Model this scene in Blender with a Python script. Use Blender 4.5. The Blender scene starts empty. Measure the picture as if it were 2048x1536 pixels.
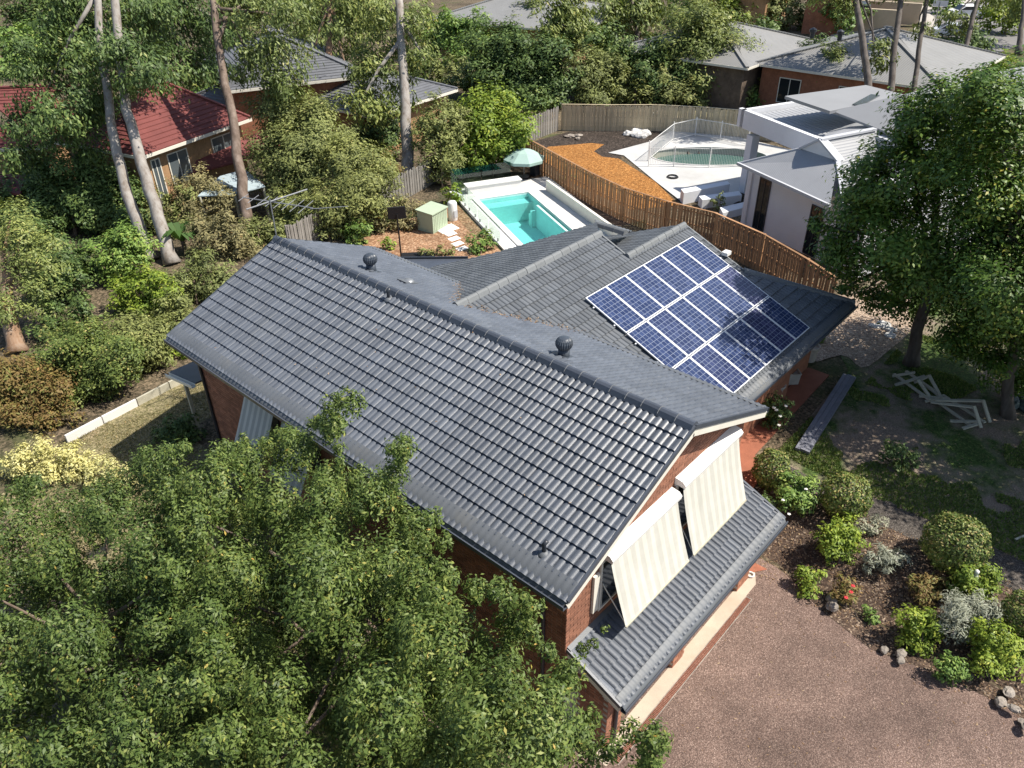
import bpy, bmesh, math, random
import numpy as np
from mathutils import Vector, Matrix
from mathutils.geometry import delaunay_2d_cdt

random.seed(7)
RNG = np.random.default_rng(11)
scene = bpy.context.scene
COL = scene.collection

# ------------------------------------------------------------------ camera
CAM = Vector((-11.881, -5.815, 16.397))
C_R = Vector((0.66837, -0.74371, -0.01330))
C_U = Vector((0.41950, 0.36212, 0.83240))
C_F = Vector((0.61425, 0.56193, -0.55401))
FPX = 1550.3                       # focal length in pixels of the 2048 px wide photograph
cd = bpy.data.cameras.new('camera')
cam = bpy.data.objects.new('camera', cd)
COL.objects.link(cam)
rot = Matrix((C_R, C_U, -C_F)).transposed()
cam.matrix_world = Matrix.Translation(CAM) @ rot.to_4x4()
cd.sensor_width = 36.0
cd.lens = FPX / 2048.0 * 36.0
cd.clip_start = 0.5
cd.clip_end = 2000.0
scene.camera = cam

# ------------------------------------------------------------------ light
SUN_DIR = Vector((0.361, -0.446, 0.819)).normalized()
world = bpy.data.worlds.new('World')
scene.world = world
world.use_nodes = True
wn = world.node_tree
wn.nodes.clear()
sky = wn.nodes.new('ShaderNodeTexSky')
sky.sky_type = 'NISHITA'
sky.sun_disc = False
sky.sun_elevation = math.asin(SUN_DIR.z)
sky.sun_rotation = math.atan2(SUN_DIR.x, SUN_DIR.y)
bg = wn.nodes.new('ShaderNodeBackground')
bg.inputs['Strength'].default_value = 0.10
wo = wn.nodes.new('ShaderNodeOutputWorld')
wn.links.new(sky.outputs[0], bg.inputs[0])
wn.links.new(bg.outputs[0], wo.inputs[0])
sl = bpy.data.lights.new('sun', 'SUN')
sl.energy = 5.0
sl.angle = math.radians(0.53)
sl.color = (1.0, 0.94, 0.84)
so = bpy.data.objects.new('sun', sl)
so.rotation_euler = SUN_DIR.to_track_quat('Z', 'Y').to_euler()
so.location = (10, -10, 40)
COL.objects.link(so)
vs = scene.view_settings
vs.view_transform = 'Standard'
vs.look = 'None'
vs.exposure = 0.48
vs.gamma = 1.0
vs.use_curve_mapping = False
scene.cycles.max_bounces = 5
scene.cycles.diffuse_bounces = 3
scene.cycles.glossy_bounces = 2
scene.cycles.transmission_bounces = 3
scene.cycles.transparent_max_bounces = 8
scene.cycles.use_denoising = True


# ------------------------------------------------------------------ placing helpers
def ray(px, py):
    return C_F + C_R * ((px - 1024.0) / FPX) - C_U * ((py - 768.0) / FPX)


def P(px, py, z):
    """point of the place at height z that the photograph shows at this spot"""
    d = ray(px, py)
    return CAM + d * ((z - CAM.z) / d.z)


def D(px, py, depth):
    return CAM + ray(px, py) * depth


def PX(px, py, x):
    d = ray(px, py)
    return CAM + d * ((x - CAM.x) / d.x)


def PY(px, py, y):
    d = ray(px, py)
    return CAM + d * ((y - CAM.y) / d.y)


def depth_of(v):
    return (Vector(v) - CAM).dot(C_F)


def sstep(a, b, x):
    t = min(1.0, max(0.0, (x - a) / (b - a)))
    return t * t * (3 - 2 * t)


POOL_O = Vector((17.95, 23.8))            # far left water corner
POOL_E1 = Vector((-0.455, -0.89)).normalized()
POOL_E2 = Vector((0.89, -0.455)).normalized()


def in_pool(x, y, m=0.0):
    d = Vector((x, y)) - POOL_O
    a, b = d.dot(POOL_E1), d.dot(POOL_E2)
    return -m < a < 7.4 + m and -m < b < 3.0 + m


OVAL_C, OVAL_A, OVAL_B = Vector((33.2, 18.0)), 3.7, 1.9
OVAL_D = Vector((0.62, -0.78)).normalized()


def oval_k(x, y):
    d = Vector((x, y)) - OVAL_C
    a = d.dot(OVAL_D)
    b = d.dot(Vector((-OVAL_D.y, OVAL_D.x)))
    return (a / OVAL_A) ** 2 + (b / OVAL_B) ** 2


def gz(x, y, dip=True):
    a = sstep(3.9, 6.4, x)
    b = sstep(0.5, 8.0, y)
    h = 0.8 * (1 - (1 - a) * (1 - b))
    h += 0.05 * math.sin(x * 0.31 + 1.3) * math.sin(y * 0.27) * sstep(8, 14, math.hypot(x, y))
    if dip and in_pool(x, y, 0.1):
        return -0.9
    if dip and oval_k(x, y) < 1.05:
        return -0.5
    return h


# ------------------------------------------------------------------ object helpers
def mesh_obj(name, me, mat, parent=None):
    o = bpy.data.objects.new(name, me)
    COL.objects.link(o)
    if mat is not None and len(me.materials) == 0:
        me.materials.append(mat)
    if parent is not None:
        o.parent = parent
    return o


def tag(o, label=None, cat=None, group=None, kind=None):
    if label:
        o['label'] = label
    if cat:
        o['category'] = cat
    if group:
        o['group'] = group
    if kind:
        o['kind'] = kind
    return o


def thing(name, label, cat, loc=(0, 0, 0), group=None, rz=0.0):
    o = bpy.data.objects.new(name, None)
    o.empty_display_size = 0.3
    COL.objects.link(o)
    o.location = loc
    o.rotation_euler = (0, 0, rz)
    return tag(o, label, cat, group)


def wloc(o):
    v = Vector((0, 0, 0))
    while o is not None:
        v += o.location
        o = o.parent
    return v


class MB:
    def __init__(self):
        self.v, self.f = [], []

    def add(self, vs_, fs):
        n = len(self.v)
        self.v += [tuple(p) for p in vs_]
        self.f += [tuple(i + n for i in q) for q in fs]
        return self

    def frame_box(self, o, ex, ey, ez):
        """box with corner o and edge vectors"""
        o, ex, ey, ez = map(Vector, (o, ex, ey, ez))
        p = [o, o + ex, o + ex + ey, o + ey]
        p += [q + ez for q in p]
        fs = [(0, 3, 2, 1), (4, 5, 6, 7), (0, 1, 5, 4), (1, 2, 6, 5), (2, 3, 7, 6), (3, 0, 4, 7)]
        if ex.cross(ey).dot(ez) < 0:
            fs = [q[::-1] for q in fs]
        return self.add(p, fs)

    def box(self, a, b):
        a2 = [min(a[i], b[i]) for i in range(3)]
        b2 = [max(a[i], b[i]) for i in range(3)]
        return self.frame_box(a2, (b2[0] - a2[0], 0, 0), (0, b2[1] - a2[1], 0), (0, 0, b2[2] - a2[2]))

    def bar(self, a, b, w, h, up=(0, 0, 1)):
        """rectangular bar from a to b, w across and h along up"""
        a, b, up = Vector(a), Vector(b), Vector(up)
        d = (b - a).normalized()
        s = d.cross(up)
        if s.length < 1e-4:
            s = d.cross(Vector((1, 0, 0)))
        s.normalize()
        t = s.cross(d).normalized()
        return self.frame_box(a - s * w / 2 - t * h / 2, b - a, s * w, t * h)

    def tube(self, pts, radii, n=8, cap=True):
        pts = [Vector(p) for p in pts]
        if not hasattr(radii, '__len__'):
            radii = [radii] * len(pts)
        base = len(self.v)
        prev = None
        for i, p in enumerate(pts):
            d = (pts[min(i + 1, len(pts) - 1)] - pts[max(i - 1, 0)]).normalized()
            if prev is None:
                s = d.cross(Vector((0.31, 0.95, 0.05)))
                if s.length < 0.05:
                    s = d.cross(Vector((1, 0, 0)))
            else:
                s = prev - d * prev.dot(d)
            s.normalize()
            prev = s
            t = d.cross(s)
            for k in range(n):
                a = 2 * math.pi * k / n
                self.v.append(tuple(p + (s * math.cos(a) + t * math.sin(a)) * radii[i]))
        for i in range(len(pts) - 1):
            for k in range(n):
                a, b = base + i * n + k, base + i * n + (k + 1) % n
                self.f.append((a, b, b + n, a + n))
        if cap:
            self.f.append(tuple(base + k for k in range(n))[::-1])
            self.f.append(tuple(base + (len(pts) - 1) * n + k for k in range(n)))
        return self

    def lathe(self, c, prof, n=14):
        c = Vector(c)
        base = len(self.v)
        for r_, z_ in prof:
            for k in range(n):
                a = 2 * math.pi * k / n
                self.v.append((c.x + r_ * math.cos(a), c.y + r_ * math.sin(a), c.z + z_))
        for i in range(len(prof) - 1):
            for k in range(n):
                a, b = base + i * n + k, base + i * n + (k + 1) % n
                self.f.append((a, b, b + n, a + n))
        self.f.append(tuple(base + k for k in range(n))[::-1])
        self.f.append(tuple(base + (len(prof) - 1) * n + k for k in range(n)))
        return self

    def slab(self, poly, thick, down=True):
        """planar polygon given a thickness below it"""
        p = [Vector(q) for q in poly]
        nrm = Vector((0, 0, 0))
        for i in range(len(p)):
            a, b = p[i], p[(i + 1) % len(p)]
            nrm += a.cross(b)
        if nrm.z < 0:
            p = p[::-1]
        q = [v - Vector((0, 0, thick)) for v in p]
        n = len(p)
        fs = [tuple(range(n)), tuple(range(2 * n - 1, n - 1, -1))]
        for i in range(n):
            j = (i + 1) % n
            fs.append((i, i + n, j + n, j))
        return self.add(p + q, fs)

    def build(self, name, mat, parent=None, smooth=False, bevel=0.0):
        off = wloc(parent) if parent is not None else Vector((0, 0, 0))
        me = bpy.data.meshes.new(name)
        me.from_pydata([(x - off.x, y - off.y, z - off.z) for x, y, z in self.v], [], self.f)
        if bevel > 0:
            bm = bmesh.new()
            bm.from_mesh(me)
            bmesh.ops.bevel(bm, geom=list(bm.edges), offset=bevel, segments=1, affect='EDGES')
            bm.to_mesh(me)
            bm.free()
        me.validate()
        if smooth:
            me.polygons.foreach_set('use_smooth', [True] * len(me.polygons))
        return mesh_obj(name, me, mat, parent)


def single(name, mb, mat, label, cat, group=None, loc=None, **kw):
    """a thing that is one mesh, with its origin at its base"""
    o = mb.build(name, mat, None, **kw)
    if loc is not None:
        loc = Vector(loc)
        me = o.data
        me.transform(Matrix.Translation(-loc))
        o.location = loc
    return tag(o, label, cat, group)


# ------------------------------------------------------------------ materials
MATS = {}


def nmat(name):
    m = bpy.data.materials.new(name)
    m.use_nodes = True
    nt = m.node_tree
    bs = nt.nodes['Principled BSDF']
    MATS[name] = m
    return m, nt, bs


def noise(nt, scale, detail=4, rough=0.6, vec=None, dist=0.0):
    n = nt.nodes.new('ShaderNodeTexNoise')
    n.inputs['Scale'].default_value = scale
    n.inputs['Detail'].default_value = detail
    n.inputs['Roughness'].default_value = rough
    n.inputs['Distortion'].default_value = dist
    if vec is not None:
        nt.links.new(vec, n.inputs['Vector'])
    return n


def ramp(nt, fac, stops):
    r_ = nt.nodes.new('ShaderNodeValToRGB')
    e = r_.color_ramp.elements
    while len(e) < len(stops):
        e.new(0.5)
    for i, (p, c) in enumerate(stops):
        e[i].position = p
        e[i].color = (c[0], c[1], c[2], 1)
    nt.links.new(fac, r_.inputs[0])
    return r_


def mix(nt, fac, a, b, mode='MIX'):
    m = nt.nodes.new('ShaderNodeMix')
    m.data_type = 'RGBA'
    m.blend_type = mode
    for sock, val in ((m.inputs[0], fac), (m.inputs[6], a), (m.inputs[7], b)):
        if isinstance(val, (int, float)):
            sock.default_value = val
        elif isinstance(val, (tuple, list)):
            sock.default_value = (val[0], val[1], val[2], 1)
        else:
            nt.links.new(val, sock)
    return m.outputs[2]


def coords(nt, which='Object'):
    tc = nt.nodes.new('ShaderNodeTexCoord')
    return tc.outputs[which]


def bump(nt, bs, h, strength, dist=0.02):
    b = nt.nodes.new('ShaderNodeBump')
    b.inputs['Strength'].default_value = strength
    b.inputs['Distance'].default_value = dist
    nt.links.new(h, b.inputs['Height'])
    nt.links.new(b.outputs[0], bs.inputs['Normal'])


def paint(name, col, rough=0.6, var=0.12, scale=3.0, fine=40.0, bmp=0.0, metal=0.0, spec=0.4, objrand=0.0, dirt=None, attr=0.0, spots=None):
    """a plain surface with patchy wear: two noises, optional per-piece variation"""
    m, nt, bs = nmat(name)
    v = coords(nt)
    n1 = noise(nt, scale, 3, 0.65, v)
    dk = tuple(c * (1 - var) for c in col)
    lt = tuple(min(1, c * (1 + var)) for c in col)
    c = ramp(nt, n1.outputs[0], [(0.3, dk), (0.7, lt)]).outputs[0]
    n2 = noise(nt, fine, 1, 0.7, v)
    c2 = ramp(nt, n2.outputs[0], [(0.3, (1 - var * .8,) * 3), (0.7, (1 + var * .5,) * 3)]).outputs[0]
    c = mix(nt, 1.0, c, c2, 'MULTIPLY')
    if dirt:
        n3 = noise(nt, scale * 0.6, 4, 0.75, v)
        f = ramp(nt, n3.outputs[0], [(0.52, (0, 0, 0)), (0.7, (1, 1, 1))]).outputs[0]
        m_ = nt.nodes.new('ShaderNodeMath')
        m_.operation = 'MULTIPLY'
        m_.inputs[1].default_value = 0.6
        nt.links.new(f, m_.inputs[0])
        c = mix(nt, m_.outputs[0], c, dirt)
    if spots:
        n5 = noise(nt, 9.0, 2, 0.8, v)
        f5 = ramp(nt, n5.outputs[0], [(0.66, (0, 0, 0)), (0.74, (1, 1, 1))]).outputs[0]
        c = mix(nt, f5, c, spots)
    if objrand > 0:
        oi = nt.nodes.new('ShaderNodeObjectInfo')
        rr = ramp(nt, oi.outputs['Random'], [(0.0, (1 - objrand,) * 3), (1.0, (1 + objrand,) * 3)]).outputs[0]
        c = mix(nt, 1.0, c, rr, 'MULTIPLY')
    if attr > 0:
        at = nt.nodes.new('ShaderNodeAttribute')
        at.attribute_name = 'rnd'
        rr = ramp(nt, at.outputs['Fac'], [(0.0, (1 - attr,) * 3), (1.0, (1 + attr,) * 3)]).outputs[0]
        c = mix(nt, 1.0, c, rr, 'MULTIPLY')
    nt.links.new(c, bs.inputs['Base Color'])
    bs.inputs['Roughness'].default_value = rough
    bs.inputs['Metallic'].default_value = metal
    bs.inputs['Specular IOR Level'].default_value = spec
    if bmp > 0:
        bump(nt, bs, n2.outputs[0], bmp, 0.02)
    return m


def speckle(name, stops, scale, rough=0.85, bmp=0.4, big=0.35, bigscale=0.5, sub=None):
    """exposed aggregate / soil / litter: coloured grains with broad stains"""
    m, nt, bs = nmat(name)
    v = coords(nt)
    vo = nt.nodes.new('ShaderNodeTexVoronoi')
    vo.inputs['Scale'].default_value = scale
    nt.links.new(v, vo.inputs['Vector'])
    sep = nt.nodes.new('ShaderNodeSeparateColor')
    nt.links.new(vo.outputs['Color'], sep.inputs[0])
    c = ramp(nt, sep.outputs[0], stops).outputs[0]
    n1 = noise(nt, bigscale, 4, 0.7, v)
    st = ramp(nt, n1.outputs[0], [(0.35, (1 - big,) * 3), (0.65, (1 + big * .6,) * 3)]).outputs[0]
    c = mix(nt, 1.0, c, st, 'MULTIPLY')
    n2 = noise(nt, scale * .35, 2, 0.7, v)
    st2 = ramp(nt, n2.outputs[0], [(0.35, (.7,) * 3), (0.65, (1.25,) * 3)]).outputs[0]
    c = mix(nt, 1.0, c, st2, 'MULTIPLY')
    if sub:
        n3 = noise(nt, sub[1], 4, 0.7, v)
        f = ramp(nt, n3.outputs[0], [(sub[2], (0, 0, 0)), (sub[2] + .12, (1, 1, 1))]).outputs[0]
        n4 = noise(nt, 30, 1, 0.7, v)
        c4 = ramp(nt, n4.outputs[0], [(.3, tuple(k * .6 for k in sub[0])), (.7, tuple(k * 1.3 for k in sub[0]))]).outputs[0]
        c = mix(nt, f, c, c4)
    nt.links.new(c, bs.inputs['Base Color'])
    bs.inputs['Roughness'].default_value = rough
    bs.inputs['Specular IOR Level'].default_value = 0.25
    if bmp:
        bump(nt, bs, n2.outputs[0], bmp, 0.03)
    return m


def leafmat(name, stops, rough=0.5, trans=0.3, spec=0.35, tcol=None):
    m, nt, bs = nmat(name)
    at = nt.nodes.new('ShaderNodeAttribute')
    at.attribute_name = 'rnd'
    c = ramp(nt, at.outputs['Fac'], stops).outputs[0]
    oi = nt.nodes.new('ShaderNodeObjectInfo')
    rr = ramp(nt, oi.outputs['Random'], [(0, (.88, .9, .88)), (1, (1.12, 1.08, 1.0))]).outputs[0]
    c = mix(nt, 1.0, c, rr, 'MULTIPLY')
    nt.links.new(c, bs.inputs['Base Color'])
    bs.inputs['Roughness'].default_value = rough
    bs.inputs['Specular IOR Level'].default_value = spec
    tr = nt.nodes.new('ShaderNodeBsdfTranslucent')
    tc = mix(nt, 1.0, c, (1.25, 1.35, 0.6), 'MULTIPLY')
    nt.links.new(tc, tr.inputs[0])
    ms = nt.nodes.new('ShaderNodeMixShader')
    ms.inputs[0].default_value = trans
    nt.links.new(bs.outputs[0], ms.inputs[1])
    nt.links.new(tr.outputs[0], ms.inputs[2])
    nt.links.new(ms.outputs[0], nt.nodes['Material Output'].inputs[0])
    return m


def ribbed(name, col, pitch, vec=(1, 0, 0), rough=0.45, depth=0.35, dirt=None, var=0.08):
    """corrugated sheet: fine ribs across direction vec (object space)"""
    m, nt, bs = nmat(name)
    v = coords(nt)
    dp = nt.nodes.new('ShaderNodeVectorMath')
    dp.operation = 'DOT_PRODUCT'
    nt.links.new(v, dp.inputs[0])
    k = 2 * math.pi / pitch
    dp.inputs[1].default_value = (vec[0] * k, vec[1] * k, vec[2] * k)
    sn = nt.nodes.new('ShaderNodeMath')
    sn.operation = 'SINE'
    nt.links.new(dp.outputs['Value'], sn.inputs[0])
    n1 = noise(nt, 0.7, 5, 0.7, v)
    c = ramp(nt, n1.outputs[0], [(0.3, tuple(c * (1 - var) for c in col)), (0.7, tuple(c * (1 + var) for c in col))]).outputs[0]
    nt.links.new(c, bs.inputs['Base Color'])
    bs.inputs['Roughness'].default_value = rough
    bump(nt, bs, sn.outputs[0], depth, 0.02)
    return m


def glass(name, col, rough=0.05):
    m, nt, bs = nmat(name)
    bs.inputs['Base Color'].default_value = (*col, 1)
    bs.inputs['Roughness'].default_value = rough
    bs.inputs['Specular IOR Level'].default_value = 0.6
    return m


def clear_glass(name, tint):
    m, nt, bs = nmat(name)
    nt.nodes.remove(bs)
    t = nt.nodes.new('ShaderNodeBsdfTransparent')
    t.inputs[0].default_value = (*tint, 1)
    g = nt.nodes.new('ShaderNodeBsdfGlossy')
    g.inputs['Roughness'].default_value = 0.02
    ms = nt.nodes.new('ShaderNodeMixShader')
    ms.inputs[0].default_value = 0.05
    nt.links.new(t.outputs[0], ms.inputs[1])
    nt.links.new(g.outputs[0], ms.inputs[2])
    nt.links.new(ms.outputs[0], nt.nodes['Material Output'].inputs[0])
    return m


paint('tile', (0.108, 0.121, 0.144), 0.38, 0.12, 1.2, 60, 0.1, spec=0.5, objrand=0.11, attr=0.11, dirt=(0.135, 0.146, 0.162), spots=(0.165, 0.172, 0.18))
paint('tile_old', (0.118, 0.128, 0.140), 0.5, 0.12, 1.5, 60, 0.12, spec=0.45, attr=0.15, dirt=(0.142, 0.150, 0.158))
paint('ridge', (0.075, 0.086, 0.108), 0.42, 0.12, 2, 50, 0.1, spec=0.5, objrand=0.12)
paint('ridge_old', (0.17, 0.18, 0.185), 0.6, 0.12, 2, 50, 0.1, spec=0.4, objrand=0.08)
paint('mortar', (0.24, 0.245, 0.25), 0.9, 0.1, 8, 80, 0.3)
paint('guard', (0.125, 0.135, 0.148), 0.5, 0.10, 1.0, 80, 0.2, spec=0.5, dirt=(0.17, 0.165, 0.15))
paint('cream', (0.80, 0.76, 0.66), 0.55, 0.05, 2, 40)
paint('white', (0.80, 0.79, 0.76), 0.55, 0.05, 2, 40)
paint('gutter', (0.07, 0.08, 0.10), 0.35, 0.1, 2, 40, metal=0.0, spec=0.5)
paint('brick', (0.39, 0.175, 0.108), 0.88, 0.22, 2.5, 60, 0.4, objrand=0.22, attr=0.24)
paint('brick_mortar', (0.50, 0.44, 0.37), 0.95, 0.12, 4, 60, 0.3)
paint('brick_tan', (0.42, 0.25, 0.13), 0.9, 0.2, 1.2, 9, 0.4)
paint('brick_red', (0.33, 0.14, 0.08), 0.9, 0.2, 1.2, 9, 0.4)
paint('render_grey', (0.50, 0.51, 0.54), 0.8, 0.06, 0.7, 30, 0.1)
paint('render_white', (0.76, 0.77, 0.80), 0.8, 0.05, 0.7, 30, 0.1)
paint('dark_metal', (0.035, 0.04, 0.05), 0.4, 0.15, 3, 40, spec=0.5)
paint('grey_metal', (0.32, 0.33, 0.34), 0.4, 0.1, 3, 40, metal=0.5)
paint('vent_grey', (0.06, 0.072, 0.09), 0.38, 0.12, 4, 50, spec=0.5, dirt=(0.10, 0.10, 0.10))
paint('bark', (0.16, 0.12, 0.09), 0.9, 0.3, 2, 25, 0.8)
paint('fence_brown', (0.37, 0.205, 0.105), 0.8, 0.22, 1.2, 30, 0.3, objrand=0.25)
paint('fence_pale', (0.60, 0.50, 0.33), 0.85, 0.18, 1.2, 30, 0.3, objrand=0.18)
paint('fence_grey', (0.28, 0.26, 0.235), 0.9, 0.2, 1.2, 30, 0.3, objrand=0.2)
paint('concrete', (0.62, 0.605, 0.58), 0.85, 0.10, 0.6, 40, 0.15, dirt=(0.58, 0.55, 0.51))
paint('apron', (0.50, 0.42, 0.33), 0.85, 0.12, 1.0, 60, 0.2, dirt=(0.45, 0.33, 0.24))
paint('terracotta', (0.36, 0.13, 0.075), 0.8, 0.15, 2, 40, 0.2, objrand=0.12)
paint('timber_grey', (0.20, 0.205, 0.24), 0.8, 0.15, 2, 40, 0.3, objrand=0.12)
paint('timber_pale', (0.50, 0.47, 0.37), 0.8, 0.15, 2, 40, 0.2, objrand=0.12)
paint('shed_green', (0.42, 0.50, 0.36), 0.6, 0.05, 2, 40)
paint('shed_green_dark', (0.40, 0.47, 0.35), 0.6, 0.06, 2, 40)
paint('umbrella', (0.36, 0.50, 0.45), 0.85, 0.06, 2, 40)
paint('pot', (0.48, 0.43, 0.36), 0.85, 0.15, 3, 40, 0.2)
paint('rock', (0.27, 0.235, 0.20), 0.92, 0.3, 3, 20, 0.7, objrand=0.2)
paint('stone_white', (0.82, 0.80, 0.76), 0.85, 0.08, 3, 40, 0.1, objrand=0.06)
paint('black_rubber', (0.012, 0.012, 0.014), 0.6, 0.1, 4, 30)
paint('tarp', (0.05, 0.075, 0.07), 0.5, 0.3, 2, 10, 0.5)
paint('sack', (0.55, 0.54, 0.52), 0.7, 0.2, 3, 15, 0.5)
paint('terrace', (0.52, 0.515, 0.50), 0.85, 0.10, 0.6, 40, 0.15, dirt=(0.40, 0.39, 0.37))
paint('retaining', (0.48, 0.40, 0.29), 0.9, 0.1, 0.6, 20, 0.2)
paint('asphalt', (0.20, 0.19, 0.185), 0.9, 0.12, 0.3, 30, 0.2)
paint('pavement', (0.46, 0.42, 0.37), 0.9, 0.1, 0.4, 30, 0.2)
paint('car_paint', (0.62, 0.64, 0.68), 0.25, 0.03, 1, 20, spec=0.6)
paint('car_blue', (0.10, 0.16, 0.32), 0.25, 0.03, 1, 20, spec=0.6)
paint('petal_red', (0.55, 0.03, 0.04), 0.6, 0.2, 5, 30)
paint('petal_white', (0.8, 0.78, 0.72), 0.6, 0.1, 5, 30)
paint('red_tile', (0.21, 0.062, 0.055), 0.7, 0.15, 1.0, 20, 0.2, attr=0.14)
paint('dark_tile', (0.17, 0.175, 0.19), 0.6, 0.15, 1.0, 20, 0.2, attr=0.12)
paint('roof_metal', (0.28, 0.285, 0.295), 0.6, 0.05, 0.4, 30)
paint('roof_white', (0.80, 0.80, 0.80), 0.5, 0.04, 0.4, 30)
paint('louvre', (0.40, 0.41, 0.43), 0.45, 0.06, 0.6, 30)
ribbed('roof_rib_a', (0.33, 0.335, 0.35), 0.09, (0.45, 0.89, 0))
ribbed('roof_rib_b', (0.235, 0.232, 0.225), 0.16, (0.1, 0.99, 0), 0.55)
ribbed('roof_rib_c', (0.25, 0.248, 0.24), 0.16, (0.99, 0.1, 0), 0.55)
ribbed('patio_sheet', (0.42, 0.50, 0.53), 0.35, (0.95, 0.3, 0), 0.3, 0.6)
glass('window_dark', (0.015, 0.02, 0.025))
glass('window_grey', (0.10, 0.12, 0.13), 0.08)
clear_glass('clear_glass', (0.86, 0.93, 0.90))
clear_glass('green_glass', (0.52, 0.68, 0.62))
speckle('aggregate', [(0.0, (0.088, 0.058, 0.048)), (0.4, (0.148, 0.098, 0.079)), (0.8, (0.208, 0.140, 0.112)), (1.0, (0.38, 0.28, 0.23))], 70, 0.8, 0.25, 0.38, 0.33)
speckle('aggregate_dark', [(0.0, (0.04, 0.034, 0.03)), (0.6, (0.08, 0.067, 0.058)), (1.0, (0.17, 0.15, 0.13))], 50, 0.85, 0.4, 0.2, 0.5)
speckle('soil', [(0.0, (0.045, 0.030, 0.023)), (0.5, (0.085, 0.056, 0.041)), (0.85, (0.14, 0.098, 0.07)), (1.0, (0.34, 0.26, 0.19))], 26, 0.95, 0.8, 0.3, 0.7)
speckle('lawn', [(0.0, (0.04, 0.075, 0.016)), (0.6, (0.07, 0.125, 0.028)), (1.0, (0.14, 0.18, 0.05))], 26, 0.9, 0.8, 0.3, 0.6, sub=((0.25, 0.195, 0.15), 0.30, 0.43))
speckle('lawn_dry', [(0.0, (0.13, 0.12, 0.05)), (0.6, (0.22, 0.19, 0.10)), (1.0, (0.34, 0.28, 0.17))], 24, 0.9, 0.8, 0.25, 0.6, sub=((0.33, 0.25, 0.16), 0.6, 0.56))
speckle('litter', [(0.0, (0.06, 0.05, 0.03)), (0.5, (0.12, 0.095, 0.06)), (1.0, (0.24, 0.18, 0.12))], 14, 0.95, 0.8, 0.35, 0.25, sub=((0.07, 0.09, 0.03), 0.12, 0.52))
speckle('mulch_orange', [(0.0, (0.20, 0.08, 0.02)), (0.5, (0.33, 0.14, 0.035)), (1.0, (0.50, 0.25, 0.08))], 18, 0.95, 0.8, 0.15, 0.7)
speckle('mulch_dark', [(0.0, (0.025, 0.02, 0.016)), (0.6, (0.05, 0.038, 0.03)), (1.0, (0.11, 0.085, 0.07))], 16, 0.95, 0.8, 0.2, 0.7)
speckle('bare_soil', [(0.0, (0.24, 0.17, 0.125)), (0.5, (0.36, 0.27, 0.20)), (1.0, (0.52, 0.42, 0.33))], 22, 0.95, 0.6, 0.2, 0.6)
speckle('orange_soil', [(0.0, (0.20, 0.10, 0.055)), (0.5, (0.32, 0.18, 0.10)), (1.0, (0.48, 0.32, 0.2))], 14, 0.95, 0.8, 0.25, 0.7)
M = MATS

# leaf colours (raised above real reflectance to brighten the foliage, varied leaf by leaf)
leafmat('leaf_fg', [(0, (0.034, 0.060, 0.014)), (0.45, (0.092, 0.142, 0.034)), (0.85, (0.180, 0.232, 0.064)), (0.97, (0.29, 0.30, 0.075)), (1.0, (0.44, 0.27, 0.06))], 0.5, 0.15, 0.3)
leafmat('leaf_glossy', [(0, (0.035, 0.073, 0.014)), (0.5, (0.089, 0.167, 0.027)), (0.88, (0.207, 0.287, 0.048)), (1.0, (0.436, 0.379, 0.074))], 0.45, 0.14, 0.35)
leafmat('leaf_euc', [(0, (0.081, 0.114, 0.039)), (0.5, (0.175, 0.222, 0.068)), (0.9, (0.309, 0.349, 0.105)), (1.0, (0.430, 0.363, 0.136))], 0.5, 0.15, 0.3)
leafmat('leaf_olive', [(0, (0.101, 0.119, 0.046)), (0.5, (0.202, 0.231, 0.080)), (0.9, (0.340, 0.368, 0.129)), (1.0, (0.456, 0.415, 0.179))], 0.6, 0.15, 0.25)
leafmat('leaf_dry', [(0, (0.127, 0.117, 0.061)), (0.5, (0.253, 0.228, 0.111)), (0.9, (0.392, 0.341, 0.168)), (1.0, (0.506, 0.316, 0.140))], 0.7, 0.12, 0.25)
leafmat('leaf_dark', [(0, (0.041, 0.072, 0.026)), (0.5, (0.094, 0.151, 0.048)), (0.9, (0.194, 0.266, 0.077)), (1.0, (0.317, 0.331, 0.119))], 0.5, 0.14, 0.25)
leafmat('leaf_lime', [(0, (0.083, 0.138, 0.020)), (0.5, (0.193, 0.275, 0.038)), (0.9, (0.352, 0.418, 0.066)), (1.0, (0.528, 0.506, 0.091))], 0.5, 0.18, 0.25)
leafmat('leaf_bright', [(0, (0.069, 0.133, 0.033)), (0.5, (0.164, 0.265, 0.064)), (0.9, (0.316, 0.418, 0.105)), (1.0, (0.481, 0.468, 0.152))], 0.5, 0.17, 0.25)
leafmat('leaf_yellow', [(0, (0.34, 0.33, 0.12)), (0.5, (0.58, 0.55, 0.24)), (1.0, (0.78, 0.74, 0.42))], 0.7, 0.16, 0.25)
leafmat('leaf_silver', [(0, (0.17, 0.18, 0.14)), (0.5, (0.32, 0.335, 0.26)), (0.9, (0.45, 0.46, 0.37)), (1.0, (0.36, 0.28, 0.33))], 0.75, 0.1, 0.25)
leafmat('leaf_grass', [(0, (0.085, 0.14, 0.035)), (0.6, (0.16, 0.24, 0.06)), (1.0, (0.32, 0.32, 0.13))], 0.6, 0.15, 0.2)
leafmat('leaf_box', [(0, (0.057, 0.090, 0.028)), (0.5, (0.132, 0.184, 0.048)), (0.8, (0.230, 0.276, 0.074)), (1.0, (0.460, 0.356, 0.159))], 0.5, 0.13, 0.25)
leafmat('leaf_rust', [(0, (0.13, 0.075, 0.032)), (0.5, (0.21, 0.15, 0.055)), (0.85, (0.17, 0.19, 0.055)), (1.0, (0.34, 0.18, 0.065))], 0.6, 0.13, 0.25)


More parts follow.
